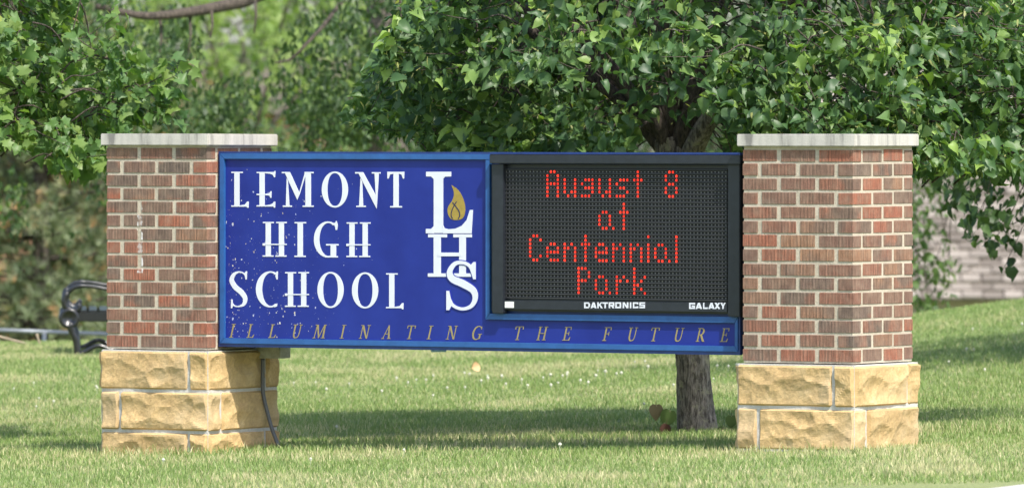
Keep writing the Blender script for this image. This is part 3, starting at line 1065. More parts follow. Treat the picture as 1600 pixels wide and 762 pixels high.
u_ = lambda b: [[], [], [b, b + 3], [b, b + 3], [b, b + 3], [b, b + 2, b + 3], [b + 1, b + 3]]
a_ = lambda b: [[], [], [b + 1, b + 2], [b, b + 3], [b, b + 3], [b, b + 3], [b + 1, b + 2, b + 4]]
e_ = lambda b: [[], [], [b + 1, b + 2], [b, b + 3], [b, b + 1, b + 2, b + 3], [b], [b + 1, b + 2, b + 3]]
n_ = lambda b: [[], [], [b, b + 2], [b, b + 1, b + 3], [b, b + 3], [b, b + 3], [b, b + 3]]
t_ = lambda b: [[b + 1], [b + 1], [b, b + 1, b + 2], [b + 1], [b + 1], [b + 1], [b + 1]]
put(0, [[13, 14], [12, 15], [12, 15], [12, 13, 14, 15], [12, 15], [12, 15], [12, 15]])
put(0, u_(17)); put(0, [[], [], [23, 24, 25], [22, 25], [23, 24, 25], [25], [22, 23, 24]]); put(0, u_(27))
put(0, [[], [], [33, 34, 35], [32], [33, 34], [35], [32, 33, 34]]); put(0, t_(37))
put(0, [[47, 48], [46, 49], [46, 49], [47, 48], [46, 49], [46, 49], [47, 48]])
put(8, a_(27)); put(8, t_(33))
put(16, [[8, 9], [7, 10], [7], [7], [7], [7, 10], [8, 9]]); put(16, e_(12)); put(16, n_(17)); put(16, t_(22)); put(16, e_(26)); put(16, n_(31)); put(16, n_(36))
put(16, [[41], [], [41], [41], [41], [41], [41]]); put(16, a_(43)); put(16, [[49]] * 7)
put(24, [[21, 22, 23], [21, 24], [21, 24], [21, 22, 23], [21], [21], [21]]); put(24, a_(26)); put(24, [[], [], [32, 34], [32, 33, 35], [32], [32], [32]])
put(24, [[37], [37], [37, 40], [37, 39], [37, 38], [37, 39], [37, 40]])


def dome(mb, x, z, r, y):
    vs, fs = [], []
    for k in range(6):
        w = math.pi / 3 * k
        vs.append((x + r * math.cos(w), y + 0.006, z + r * 1.25 * math.sin(w)))
    for k in range(6):
        w = math.pi / 3 * k
        vs.append((x + r * 0.72 * math.cos(w), y + 0.001, z + r * 0.9 * math.sin(w)))
    vs.append((x, y, z))
    for k in range(6):
        j = (k + 1) % 6
        fs += [(k, j, 6 + j, 6 + k), (6 + k, 6 + j, 12)]
    mb.add(vs, fs)


off_m, on_m = MB(), MB()
for rr in range(32):
    for cc in range(64):
        x = U0_ + cc * COLP
        z = ZR0 - rr * ROWP - 0.0005
        if cc in ROWS.get(rr, ()): dome(on_m, x, z, 0.0056, disp_v + 0.0005)
        else: dome(off_m, x, z, 0.0033, disp_v + 0.0025)
tag(off_m.build('unlit_diodes', M['bulb'], display), kind='stuff')
lit = on_m.build('lit_diodes', M['led'], display)
lit['label'] = 'red lit dots spelling the message'
lit['kind'] = 'stuff'

# white maker's lettering on the strip under the dots
def blk(ch):
    w = 0.25
    S_ = lambda *p: ('r', *stroke(list(p), [w] * len(p), 1))
    box = [(0.12, 0.12), (0.88, 0.12), (0.88, 0.88), (0.12, 0.88)]
    H_ = lambda y0, x0=0.0, x1=1.0: ('p', [(x0, y0), (x1, y0), (x1, y0 + w), (x0, y0 + w)])
    V_ = lambda x0, y0=0.0, y1=1.0: ('p', [(x0, y0), (x0 + w, y0), (x0 + w, y1), (x0, y1)])
    P_ = lambda *p: ('p', list(p))
    if ch == 'D': return [V_(0), H_(0, 0, 0.82), H_(0.75, 0, 0.82), P_((0.75, 0.06), (1, 0.25), (1, 0.75), (0.75, 0.94))]
    if ch == 'A': return [P_((0.36, 0), (0.64, 0), (0.28, 1), (0, 1)), P_((0.36, 0), (0.64, 0), (1, 1), (0.72, 1)), H_(0.62, 0.2, 0.8)]
    if ch == 'K': return [V_(0), P_((0.25, 0.4), (0.68, 0), (1, 0), (0.25, 0.68)), P_((0.34, 0.5), (0.55, 0.36), (1, 1), (0.68, 1))]
    if ch == 'T': return [H_(0), V_(0.375)]
    if ch == 'R': return [V_(0), H_(0), V_(0.75, 0, 0.62), H_(0.42), P_((0.42, 0.6), (0.72, 0.6), (1, 1), (0.7, 1))]
    if ch == 'O': return [V_(0), V_(0.75), H_(0), H_(0.75)]
    if ch == 'N': return [V_(0), V_(0.75), P_((0, 0), (0.3, 0), (1, 1), (0.7, 1))]
    if ch == 'I': return [P_((0, 0), (1, 0), (1, 1), (0, 1))]
    if ch == 'C': return [V_(0), H_(0), H_(0.75), V_(0.75, 0, 0.35), V_(0.75, 0.68, 1)]
    if ch == 'S': return [H_(0), H_(0.375), H_(0.75), V_(0, 0, 0.5), V_(0.75, 0.5, 1)]
    if ch == 'G': return [V_(0), H_(0), H_(0.75), V_(0.75, 0.45, 1), H_(0.42, 0.45, 1), V_(0.75, 0, 0.28)]
    if ch == 'L': return [V_(0), H_(0.75)]
    if ch == 'X': return [P_((0, 0), (0.32, 0), (1, 1), (0.68, 1)), P_((0.68, 0), (1, 0), (0.32, 1), (0, 1))]
    if ch == 'Y': return [P_((0, 0), (0.3, 0), (0.62, 0.55), (0.38, 0.6)), P_((0.7, 0), (1, 0), (0.62, 0.6), (0.38, 0.55)), V_(0.375, 0.5, 1)]


STRIP = [(900, [('D', 158, 270), ('A', 283, 395), ('K', 412, 515), ('T', 512, 614), ('R', 632, 738), ('O', 758, 870), ('N', 900, 1008), ('I', 1038, 1064), ('C', 1096, 1200), ('S', 1222, 1328)], 208, 322),
         (1040, [('G', 455, 568), ('A', 580, 702), ('L', 724, 812), ('A', 824, 944), ('X', 942, 1050), ('Y', 1054, 1160)], 218, 336)]
for ox, items, y0, y1 in STRIP:
    for ch, x0, x1 in items:
        mb = MB()
        for k, sh in enumerate(blk(ch)):
            q = [[plane_uz(ox + (x0 + (x1 - x0) * p[0]) / 12.308, 455 + (y0 + (y1 - y0) * p[1]) / 12.308, disp_v - 0.014) for p in part] for part in sh[1:]]
            y = disp_v - 0.0152 - 0.0002 * k
            if sh[0] == 'p': mb.prism(q[0], y, disp_v - 0.012)
            else: mb.ribbon(q[0], q[1], y, disp_v - 0.012)
        mb.build('strip_letter', M['white'], display)
mb = MB()
a, b_ = plane_uz(789, 480.5, disp_v - 0.014), plane_uz(803, 471, disp_v - 0.014)
mb.box(a[0], b_[0], disp_v - 0.0155, disp_v - 0.012, a[1], b_[1])
mb.build('serial_label', M['label_w'], display)

# mounting angle under the cabinet, torn tape
mb = MB()
mb.box(0.012, 0.155, 0.43, 0.535, Z_B - 0.066, Z_B + 0.03)
mb.build('mounting_bracket', M['steel'], sign, bevel=0.004)
mb = MB()
a, b_ = plane_uz(664, 548, V0), plane_uz(690, 551, V0)
mb.add([(a[0], V0 + 0.05, Z_B + 0.006), (b_[0], V0 + 0.05, Z_B + 0.006), (b_[0] - 0.004, V0 + 0.045, Z_B - 0.010), (a[0] + 0.01, V0 + 0.045, Z_B - 0.012), (a[0], V0 + 0.051, Z_B + 0.006), (b_[0], V0 + 0.051, Z_B + 0.006), (b_[0] - 0.004, V0 + 0.047, Z_B - 0.010), (a[0] + 0.01, V0 + 0.047, Z_B - 0.012)],
       [(0, 1, 2, 3), (7, 6, 5, 4), (0, 4, 5, 1), (1, 5, 6, 2), (2, 6, 7, 3), (3, 7, 4, 0)])
mb.build('tape_scrap', M['tape'], sign)

# conduit from the bracket to the ground
cpts = []
for x, y, v in ((404, 560, 0.445), (406, 585, 0.445), (411, 615, 0.45), (418, 645, 0.46), (425, 670, 0.47), (434, 694, 0.48), (440, 712, 0.48)):
    u, z = plane_uz(x, y, v)
    u = max(u, 0.045)
    cpts.append(O_LINE + UX * (T_L + u) + VX * v + Vector((0, 0, z)))
mb = MB()
mb.tube([tuple(p) for p in catmull([tuple(p) for p in cpts], 4)], 0.010, 8)
tag(mb.build('conduit', M['cable'], smooth=True), 'grey conduit hanging from the sign bracket down to the grass', 'cable')

# ------------------------------------------------------------------ leaves and trees
def leaf_template(kind):
    """verts (y along the leaf, z its upper side), triangles, per vertex shift of tint (the stalk is yellower)"""
    if kind == 'linden':
        half = [(0.0, 0.0), (0.20, -0.06), (0.38, 0.08), (0.42, 0.30), (0.33, 0.58), (0.14, 0.84), (0.0, 1.04)]
        mids = [0.0, 0.22, 0.5, 0.78]
        link_ = [0, 0, 1, 1, 2, 3, None]
        fold, curl = 0.58, 0.34
    elif kind == 'maple':
        half = [(0.0, 0.0), (0.20, -0.10), (0.52, 0.00), (0.40, 0.20), (0.66, 0.50), (0.36, 0.55), (0.26, 0.70), (0.0, 1.05)]
        mids = [0.0, 0.25, 0.5, 0.72]
        link_ = [0, 0, 1, 1, 2, 2, 3, None]
        fold, curl = 0.34, 0.32
    else:
        half = [(0.0, 0.0), (0.26, 0.25), (0.24, 0.6), (0.0, 1.0)]
        mids = [0.0, 0.5]
        link_ = [0, 0, 1, None]
        fold, curl = 0.3, 0.2
    V_, F_ = [], []
    for y in mids: V_.append((0, y, 0))
    tip = len(V_)
    V_.append((0, half[-1][1], 0))
    for sgn in (1, -1):
        ids = []
        for (x, y) in half[1:-1]:
            ids.append(len(V_))
            V_.append((sgn * x, y, fold * x * (1.0 if sgn > 0 else 0.7)))
        chain = [0] + ids + [tip]
        lk = link_[:-1] + [len(mids) - 1]
        for i in range(len(chain) - 1):
            m0 = lk[i]
            m1 = lk[min(i + 1, len(lk) - 1)]
            tri = [(chain[i], chain[i + 1], m1)] if chain[i] != m1 and chain[i + 1] != m1 else []
            if m0 != m1 and chain[i] != m0: tri.append((chain[i], m1, m0))
            for t in tri:
                if len(set(t)) == 3: F_.append(t if sgn > 0 else t[::-1])
    V_ = np.array(V_, dtype=float)
    V_[:, 2] -= curl * V_[:, 1] ** 2
    dt = np.zeros(len(V_))
    if kind != 'simple':
        b0 = len(V_)
        V_ = np.concatenate([V_, np.array([[-0.022, 0.0, -0.002], [0.022, 0.0, -0.002], [0.0, -0.5, 0.16]])])
        F_.append((b0, b0 + 1, b0 + 2))
        dt = np.concatenate([dt, [0.4, 0.4, 0.5]])
    return V_, np.array(F_, dtype=np.int32), dt


TPL = {k: leaf_template(k) for k in ('linden', 'maple', 'simple')}


def frames(tip, nrm):
    t = tip / (np.linalg.norm(tip, axis=1, keepdims=True) + 1e-9)
    n = nrm - (nrm * t).sum(1, keepdims=True) * t
    n /= (np.linalg.norm(n, axis=1, keepdims=True) + 1e-9)
    x = np.cross(t, n)
    return np.stack([x, t, n], axis=2)           # columns


def leaves_mesh(name, tpl, pos, R, size, tint):
    V_, F_ = tpl[0], tpl[1]
    dt = tpl[2] if len(tpl) > 2 else np.zeros(len(V_))
    k = len(V_)
    wd = 0.72 + 0.38 * np.modf(np.abs(np.sin(np.arange(len(pos)) * 12.9898) * 43758.5))[0]
    loc_ = np.repeat(V_[None], len(pos), 0)
    loc_[:, :, 0] *= wd[:, None]
    loc_[:, :, 2] *= rng.uniform(0.2, 1.7, len(pos))[:, None]
    if len(tpl) > 2: loc_ += rng.normal(size=loc_.shape) * np.where(dt > 0, 0.0, 0.04)[None, :, None]
    vv = np.einsum('nij,nkj->nki', R, loc_) * size[:, None, None] + pos[:, None, :]
    ff = F_[None] + (np.arange(len(pos)) * k)[:, None, None]
    return mesh_np(name, vv.reshape(-1, 3), ff.reshape(-1, 3), False, np.clip((tint[:, None] + dt[None]).ravel(), 0, 1))


def project(p):
    d = p[:, 1] + D
    return 800 + p[:, 0] / d * F, HORIZON + (CAM_H - p[:, 2]) / d * F, d


def pick_front(pos, n, cell=24, size=None):
    """the n leaves that show most: nearest to the viewer in a raster of the view"""
    x, y, d = project(pos)
    ok = (x > -5) & (x < 1605) & (y > -5) & (y < 560)
    best = {}
    for i in np.nonzero(ok)[0]:
        key = (int(x[i] // cell), int(y[i] // cell))
        if key not in best or d[i] < d[best[key]]: best[key] = i
    ids = np.array(sorted(best.values(), key=lambda i: d[i] - (0.0 if size is None else 20 * size[i])), dtype=int)
    return ids[:n]


def tree(name, label, cat, base, trunk_pts, trunk_r, center, radii, n_clusters, per, leaf_len, tpl, leaf_mat, bark_mat, group=None, n_limbs=9,
         keep=None, individual=0, low=0.0, tint_mu=0.45, fresh=0.06, droop=0.8, extra=None, seed=0, spread=0.16, inner=0.45, wood=True, cone=None):
    r = np.random.default_rng(seed)
    base = np.array(base, dtype=float)
    root = empty(name, tuple(base))
    tag(root, label, cat, group)
    center = np.array(center, float); radii = np.array(radii, float)
    tp = [np.array(p, float) for p in trunk_pts]
    mb = MB()
    fine = catmull([(*p, w) for p, w in zip(tp, trunk_r)], 6)
    fine = catmull([(*p, w) for p, w in zip(tp, trunk_r)], 16)
    mb.tube([tuple(p[:3] - base) for p in fine], [p[3] for p in fine], 44)
    for i, v in enumerate(mb.v):
        if i >= 44 * len(fine): break
        cpt = Vector(fine[i // 44][:3] - base)
        dv = Vector(v) - cpt
        rdg = abs(mnoise.noise(Vector((v[0] * 34, v[1] * 34, v[2] * 7)) + Vector((seed, 0, 0)))) + 0.5 * abs(mnoise.noise(Vector((v[0] * 80, v[1] * 80, v[2] * 22))))
        mb.v[i] = tuple(cpt + dv * (1.03 - 0.34 * max(0.0, 0.42 - rdg)))
    mb.build('trunk', bark_mat, root, smooth=True)
    top = tp[-1]
    limb_pts = []
    lm = MB()
    for k in range(n_limbs):
        w = 2 * math.pi * (k + r.uniform(-0.3, 0.3)) / n_limbs
        el = r.uniform(-0.35, 0.9)
        tgt = center + radii * 0.78 * np.array([math.cos(w) * math.cos(el), math.sin(w) * math.cos(el), math.sin(el)])
        start = tp[-1] if k % 3 else tp[-2] * 0.4 + tp[-1] * 0.6
        mid1 = start + (tgt - start) * 0.35 + np.array([0, 0, 0.18 * np.linalg.norm(tgt - start)]) * r.uniform(0.3, 1)
        mid2 = start + (tgt - start) * 0.7 + np.array([r.uniform(-.1, .1), r.uniform(-.1, .1), 0.10 * np.linalg.norm(tgt - start)])
        c = catmull([start, mid1, mid2, tgt], 6)
        rr = np.linspace(trunk_r[-1] * 0.62, 0.008, len(c))
        lm.tube([tuple(p - base) for p in c], list(rr), 7)
        limb_pts += c[2:]
    limb_pts = np.array(limb_pts)
    # clusters
    cl = []
    tries = 0
    nv = Vector((seed * 3.1, seed * 1.7, 0))
    while len(cl) < n_clusters and tries < n_clusters * 40:
        tries += 1
        v = r.normal(size=3); v /= np.linalg.norm(v)
        rad = inner + (1 - inner) * math.sqrt(r.random())
        if cone is not None:
            hh_ = r.random() ** 1.9
            w = r.uniform(0, 2 * math.pi)
            shape = (1 - hh_) ** 0.75 * (0.93 + 0.07 * math.sin(3 * w + seed))
            if hh_ < 0.07: rad = 0.25 + 0.75 * r.random()
            nz = mnoise.noise(Vector((math.cos(w) * 2, math.sin(w) * 2, hh_ * 7)) + nv)
            p = np.array([center[0] + radii[0] * shape * rad * math.cos(w) * (1 + 0.2 * nz), center[1] + radii[1] * shape * rad * math.sin(w) * (1 + 0.2 * nz), cone[0] + hh_ * (cone[1] - cone[0])])
            if mnoise.noise(Vector(p * 1.9) + nv) < -0.10 and hh_ > 0.02: continue
            if keep is not None and not keep(p): continue
            cl.append(p)
            continue
        if low > 0 and v[2] > 0.25 and r.random() < low: continue
        v2 = v.copy()
        if v2[2] < 0: v2[2] = -abs(v2[2]) ** 0.75 if abs(v2[2]) < 1 else v2[2]
        nz = mnoise.noise(Vector(v * 2.3) + nv)
        p = center + radii * v * rad * (1 + 0.22 * nz)
        if mnoise.noise(Vector(p * 1.35) + nv) < -0.22: continue
        if keep is not None and not keep(p): continue
        cl.append(p)
    dirs = [None] * len(cl)
    if extra:
        for p, dv in extra:
            cl.append(np.array(p, float)); dirs.append(np.array(dv, float))
    P_, T_, N_, S_, H_ = [], [], [], [], []
    for ci, p in enumerate(cl):
        out = (p - center) / radii
        if cone is not None: out[2] = 0.25
        out = out / (np.linalg.norm(out) + 1e-6)
        d2 = ((limb_pts - p) ** 2).sum(1) + 0.6 * np.maximum(0, limb_pts[:, 2] - p[2])
        q = limb_pts[int(d2.argmin())]
        axis = dirs[ci] if dirs[ci] is not None else out * 0.7 + np.array([0, 0, -0.25 * droop]) + r.normal(size=3) * 0.3
        axis = axis / np.linalg.norm(axis)
        tw_len = spread * 2.2
        s0 = p - axis * tw_len * 0.5
        s1 = p + axis * tw_len * 0.5 + np.array([0, 0, -0.05 * droop])
        if wood and (keep is None or (keep(s0) and keep(s1))):
            gap = np.linalg.norm(q - s0)
            if gap > 0.55: q = s0 - axis * 0.25 + np.array([0, 0, 0.04])
            mid = (q + s0) / 2 + np.array([0, 0, 0.10 * min(gap, 0.4)])
            c = catmull([q, mid, s0, s1], 3)
            lm.tube([tuple(x - base) for x in c], list(np.linspace(0.0055, 0.0015, len(c))), 4)
        fr = r.random() < fresh
        for i in range(per):
            f = r.random()
            o = s0 + (s1 - s0) * f + r.normal(size=3) * spread * 0.38
            tip = out * 0.45 + r.normal(size=3) * 0.62 + np.array([0, 0, -droop])
            nn = out * 0.35 + np.array([0.10, -0.20, 0.80]) + r.normal(size=3) * 0.75
            P_.append(o); T_.append(tip); N_.append(nn)
            S_.append(leaf_len * r.uniform(0.5, 1.2))
            tnt = np.clip(r.normal(tint_mu, 0.20), 0, 0.66)
            if fr and f > 0.45: tnt = r.uniform(0.75, 1.0)
            elif r.random() < 0.03 and fresh > 0.03: tnt = r.uniform(0.7, 0.95)
            H_.append(tnt)
    lm.build('branches', M['bark_dark'], root, smooth=True)['kind'] = 'stuff'
    P_, T_, N_, S_, H_ = map(np.array, (P_, T_, N_, S_, H_))
    if keep is not None:
        ok = np.array([keep(p) for p in P_])
        P_, T_, N_, S_, H_ = P_[ok], T_[ok], N_[ok], S_[ok], H_[ok]
    R_ = frames(T_, N_)
    rest = np.ones(len(P_), bool)
    crown = None
    ids = pick_front(P_, individual, size=S_) if individual else []
    if len(ids): rest[ids] = False
    me = leaves_mesh('crown', TPL[tpl], P_[rest] - base, R_[rest], S_[rest], H_[rest])
    crown = link('crown', me, leaf_mat, root)
    crown['kind'] = 'stuff'
    if len(ids):
        variants = []
        for k in range(24):
            V_, F_, dt = TPL[tpl]
            Vj = V_ * np.array([r.uniform(0.75, 1.1), 1, r.uniform(0.3, 1.6)]) + r.normal(size=V_.shape) * np.where(dt > 0, 0.0, 0.04)[:, None]
            vm = mesh_np('leaf', Vj, F_, False, np.clip((k % 6) / 5.0 + dt, 0, 1))
            vm.materials.append(leaf_mat)
            variants.append(vm)
        for i in ids:
            o = bpy.data.objects.new('leaf', variants[int(round(H_[i] * 5)) + 6 * int(r.integers(4))])
            C.objects.link(o)
            o.parent = crown
            m3 = Matrix([list(map(float, row)) for row in R_[i]]).to_4x4()
            o.matrix_local = Matrix.Translation(Vector(P_[i] - base)) @ m3 @ Matrix.Scale(float(S_[i]), 4)
    return root


# linden behind the sign
lb_ = at(1091, 683, 42.1)
lz_ = gz(lb_.x, lb_.y)
def L_(x, y, d=42.1): return tuple(at(x, y, d))


def keep_linden(p):
    d = p[1] + D
    vv = (p[0] - X0) * math.sin(TH) + p[1] * math.cos(TH)
    if vv < 0.95 and p[2] < 1.80: return False
    x, y = 800 + p[0] / d * F, HORIZON + (CAM_H - p[2]) / d * F
    if vv < 0.4: return False
    edge = np.interp(x, [400, 540, 600, 680, 760, 975, 1000, 1125, 1146, 1440, 1480, 1560, 1650], [60, 185, 205, 228, 252, 258, 186, 184, 258, 268, 262, 285, 250])
    top = np.interp(x, [480, 540, 575, 620, 680], [400, 175, 120, 20, -400])
    if x < 680 and y < top: return False
    return y < edge


tree('linden_tree', 'broad leafy linden tree standing close behind the blue sign', 'tree', (lb_.x, lb_.y, lz_),
     [(lb_.x + 0.01, lb_.y, lz_ - 0.12), L_(1090, 672), L_(1084, 600), L_(1081, 545), L_(1070, 400), L_(1058, 300), L_(1042, 215)], [0.125, 0.104, 0.088, 0.085, 0.082, 0.085, 0.068],
     (lb_.x - 0.02, lb_.y + 0.12, 2.55), (2.35, 2.0, 1.3), 1900, 19, 0.071, 'linden', M['leaf_linden'], M['bark_linden'], n_limbs=14,
     keep=keep_linden, cone=(1.42, 5.2), individual=300, low=0.72, tint_mu=0.42, fresh=0.16, droop=0.48, seed=21, spread=0.15)
# pale flower bracts hang among its leaves
bp = rng.normal(size=(0, 3))
lroot = [o for o in C.objects if o.name.startswith('linden_tree')][0]
cr = [c for c in lroot.children if c.name.startswith('crown')][0]
co = np.empty(len(cr.data.vertices) * 3, dtype=np.float32)
cr.data.vertices.foreach_get('co', co)
co = co.reshape(-1, 3)[::len(TPL['linden'][0])]
sel = co[rng.random(len(co)) < 0.5]
cell_n = np.array([mnoise.noise(Vector(p) * 3.1) for p in sel])
sel = sel[cell_n > 0.12]
sel = np.repeat(sel, 1, 0) + rng.normal(size=sel.shape) * 0.02
tp_ = rng.normal(size=sel.shape) * 0.5 + np.array([0, -0.2, -0.55])
strap = (np.array([[-0.09, 0, 0], [0.09, 0, 0], [0.11, 0.55, 0.05], [-0.11, 0.55, 0.05], [0, 1.0, -0.05]]), np.array([[0, 1, 2], [0, 2, 3], [3, 2, 4]], dtype=np.int32))
bm_ = leaves_mesh('bracts', strap, sel, frames(tp_, rng.normal(size=sel.shape)), rng.uniform(0.03, 0.06, len(sel)), rng.uniform(0.75, 1.0, len(sel)))
link('bracts', bm_, M['leaf_bract'], lroot)['kind'] = 'stuff'
# its second stem, forking right behind the sign
lt = [o for o in C.objects if o.name.startswith('linden_tree')][0]
mb = MB()
c = catmull([L_(1066, 330, 42.08), L_(1072, 270, 42.02), L_(1092, 215, 41.9), L_(1120, 165, 41.8), L_(1165, 60, 41.7)], 6)
mb.tube([tuple(np.array(p) - np.array(lt.location)) for p in c], list(np.linspace(0.072, 0.035, len(c))), 10)
mb.build('limb', M['bark_linden'], lt, smooth=True)

# maple reaching in from the left
mx = at(-330, 700, 43.5)


def keep_maple(p):
    d = p[1] + D
    x, y = 800 + p[0] / d * F, HORIZON + (CAM_H - p[2]) / d * F
    if d < 41.9 and x > 120 and y > 190: return False
    right = np.interp(y, [-400, -60, 0, 40, 60, 75, 105, 140, 160, 200, 240, 262, 285], [420, 190, 128, 128, 118, 175, 205, 200, 232, 200, 186, 160, 60])
    low_ = np.interp(x, [-400, -100, 0, 40, 75, 110, 170, 200], [330, 262, 232, 226, 262, 272, 262, 250])
    return x < right and y < low_


ext = []
for (x, y, dx, dy) in ((215, 150, 1, -0.5), (240, 128, 1, -0.6), (262, 108, 1, -0.7), (225, 165, 1, 0.1), (205, 135, 1, -0.3), (150, 38, 0.7, -0.5), (165, 60, 0.6, -0.6), (178, 95, 0.8, -0.5), (70, 95, 0.4, -0.8), (250, 150, 0.8, 0.4)):
    p = at(x, y, 42.9)
    ext.append(((p.x, p.y, p.z), (dx, -0.15, -dy)))
mz = gz(mx.x, mx.y)


def keep_maple2(p):
    for e_p, _ in ext:
        if (p[0] - e_p[0]) ** 2 + (p[1] - e_p[1]) ** 2 + (p[2] - e_p[2]) ** 2 < 0.03: return True
    return keep_maple(p)


tree('maple_tree', 'bright green maple branches hanging in at the left edge of the picture', 'tree', (mx.x, mx.y, mz),
     [(mx.x, mx.y, mz - 0.1), (mx.x, mx.y, 0.6), (mx.x + 0.03, mx.y, 1.3), (mx.x + 0.05, mx.y, 1.9)], [0.13, 0.10, 0.09, 0.075],
     (mx.x + 0.1, mx.y, 2.65), (2.35, 1.5, 1.6), 1800, 17, 0.070, 'maple', M['leaf_maple'], M['bark_grey'], n_limbs=12,
     keep=keep_maple2, cone=(1.30, 4.3), individual=300, low=0.70, tint_mu=0.46, fresh=0.02, droop=0.75, extra=ext, seed=33, spread=0.13)

# big tree with drooping limbs, its trunk behind the middle of the sign
eb = at(602, 560, 62)
ez = gz(eb.x, eb.y)
def any_near(p):
    if not len(elm_x): return False
    q = elm_arr - np.array(p)
    return bool(((q * q).sum(1) < 0.035).any())


def keep_elm(p):
    d = p[1] + D
    x, y = 800 + p[0] / d * F, HORIZON + (CAM_H - p[2]) / d * F
    n_ = mnoise.noise(Vector((x / 70.0, y / 60.0, 1.7)))
    if any_near(p): return True
    if d < 61.4 and 180 < x < 400 and y < 40: return False
    if 300 < x < 480 and y < 150: return False
    return n_ < -0.05


elm_x = []
er = random.Random(77)
for (x0, x1, y0, y1, n0) in ((548, 655, -40, 240, 130), (185, 300, 25, 150, 80), (290, 400, 140, 235, 60), (425, 468, 55, 155, 26), (480, 550, 20, 235, 80), (180, 300, 160, 215, 36)):
    for k in range(n0):
        x, y = er.uniform(x0, x1), er.uniform(y0, y1)
        if mnoise.noise(Vector((x / 32, y / 38, 4.2))) < -0.02: continue
        p = at(x, y, er.uniform(60.9, 62.4) if x < 540 else er.uniform(60.6, 61.7))
        elm_x.append(((p.x, p.y, p.z), (er.uniform(-.4, .4), -0.3, -1)))
elm_arr = np.array([e[0] for e in elm_x])
elm = tree('elm_tree', 'large tree with drooping grey limbs farther behind the left half of the sign', 'tree', (eb.x, eb.y, ez),
           [(eb.x, eb.y, ez - 0.1), (eb.x, eb.y, 0.8), (eb.x + 0.03, eb.y, 2.0), (eb.x, eb.y, 3.2)], [0.24, 0.19, 0.175, 0.15],
           (eb.x - 0.9, eb.y + 0.2, 3.1), (3.2, 2.4, 2.6), 1500, 15, 0.065, 'simple', M['leaf_mid'], M['bark_grey'], n_limbs=11, low=0.35, keep=keep_elm,
           tint_mu=0.28, fresh=0.10, droop=1.0, seed=8, spread=0.17, wood=False, extra=elm_x)
mb = MB()
c = catmull([tuple(at(600, -150, 62)), tuple(at(500, -60, 61.6)), tuple(at(400, -6, 61.2)), tuple(at(350, 9, 61)), tuple(at(290, 20, 60.8)), tuple(at(225, 25, 60.7)), tuple(at(150, 10, 60.6))], 6)
mb.tube([tuple(np.array(p) - np.array(elm.location)) for p in c], list(np.linspace(0.07, 0.022, len(c))), 8)
for x, y0, y1 in ((296, 20, 82), (398, -6, 52), (330, 14, 60), (250, 24, 90)):
    c = catmull([tuple(at(x, y0, 60.9)), tuple(at(x + 2, (y0 + y1) / 2, 60.8)), tuple(at(x - 1, y1, 60.8))], 5)
    mb.tube([tuple(np.array(p) - np.array(elm.location)) for p in c], list(np.linspace(0.013, 0.006, len(c))), 5)
c = catmull([tuple(at(430, 98, 60.8)), tuple(at(455, 92, 60.8)), tuple(at(480, 68, 60.8)), tuple(at(510, 35, 61)), tuple(at(560, -30, 61.5))], 5)
mb.tube([tuple(np.array(p) - np.array(elm.location)) for p in c], list(np.linspace(0.008, 0.02, len(c))), 5)
mb.build('limb', M['bark_dark'], elm, smooth=True)

# two trees at the right, behind the linden
def keep_r1(p):
    d = p[1] + D
    x, y = 800 + p[0] / d * F, HORIZON + (CAM_H - p[2]) / d * F
    lowe = np.interp(x, [1380, 1450, 1490, 1520, 1560, 1600, 1700], [230, 265, 330, 385, 420, 440, 440])
    return y < lowe


rb1 = at(1760, 560, 49)
tree('shade_tree', 'dark green tree at the right edge with low branches in front of the roof', 'tree', (rb1.x, rb1.y, gz(rb1.x, rb1.y)),
     [(rb1.x, rb1.y, gz(rb1.x, rb1.y) - 0.1), (rb1.x, rb1.y, 1.0), (rb1.x, rb1.y, 2.0)], [0.13, 0.11, 0.09],
     (rb1.x, rb1.y, 2.55), (1.75, 1.6, 1.9), 620, 14, 0.075, 'linden', M['leaf_dark'], M['bark_dark'], low=0.4, keep=keep_r1, tint_mu=0.4, droop=0.8, seed=12, spread=0.15)


def keep_r2(p):
    d = p[1] + D
    x, y = 800 + p[0] / d * F, HORIZON + (CAM_H - p[2]) / d * F
    right = np.interp(y, [-200, 150, 240, 300, 360, 420, 460, 520], [1700, 1600, 1545, 1500, 1482, 1515, 1490, 1470])
    return x < right


rb2 = at(1395, 560, 63)
tree('young_tree', 'young light green tree half hidden behind the right pillar', 'tree', (rb2.x, rb2.y, gz(rb2.x, rb2.y)),
     [(rb2.x, rb2.y, gz(rb2.x, rb2.y) - 0.1), (rb2.x, rb2.y, 1.0), (rb2.x, rb2.y, 2.4)], [0.07, 0.05, 0.035],
     (rb2.x, rb2.y, 1.5), (0.85, 0.8, 2.0), 240, 13, 0.085, 'simple', M['leaf_mid'], M['bark_grey'], n_limbs=8, keep=keep_r2, tint_mu=0.6, fresh=0.12, droop=0.7, seed=14, spread=0.17)

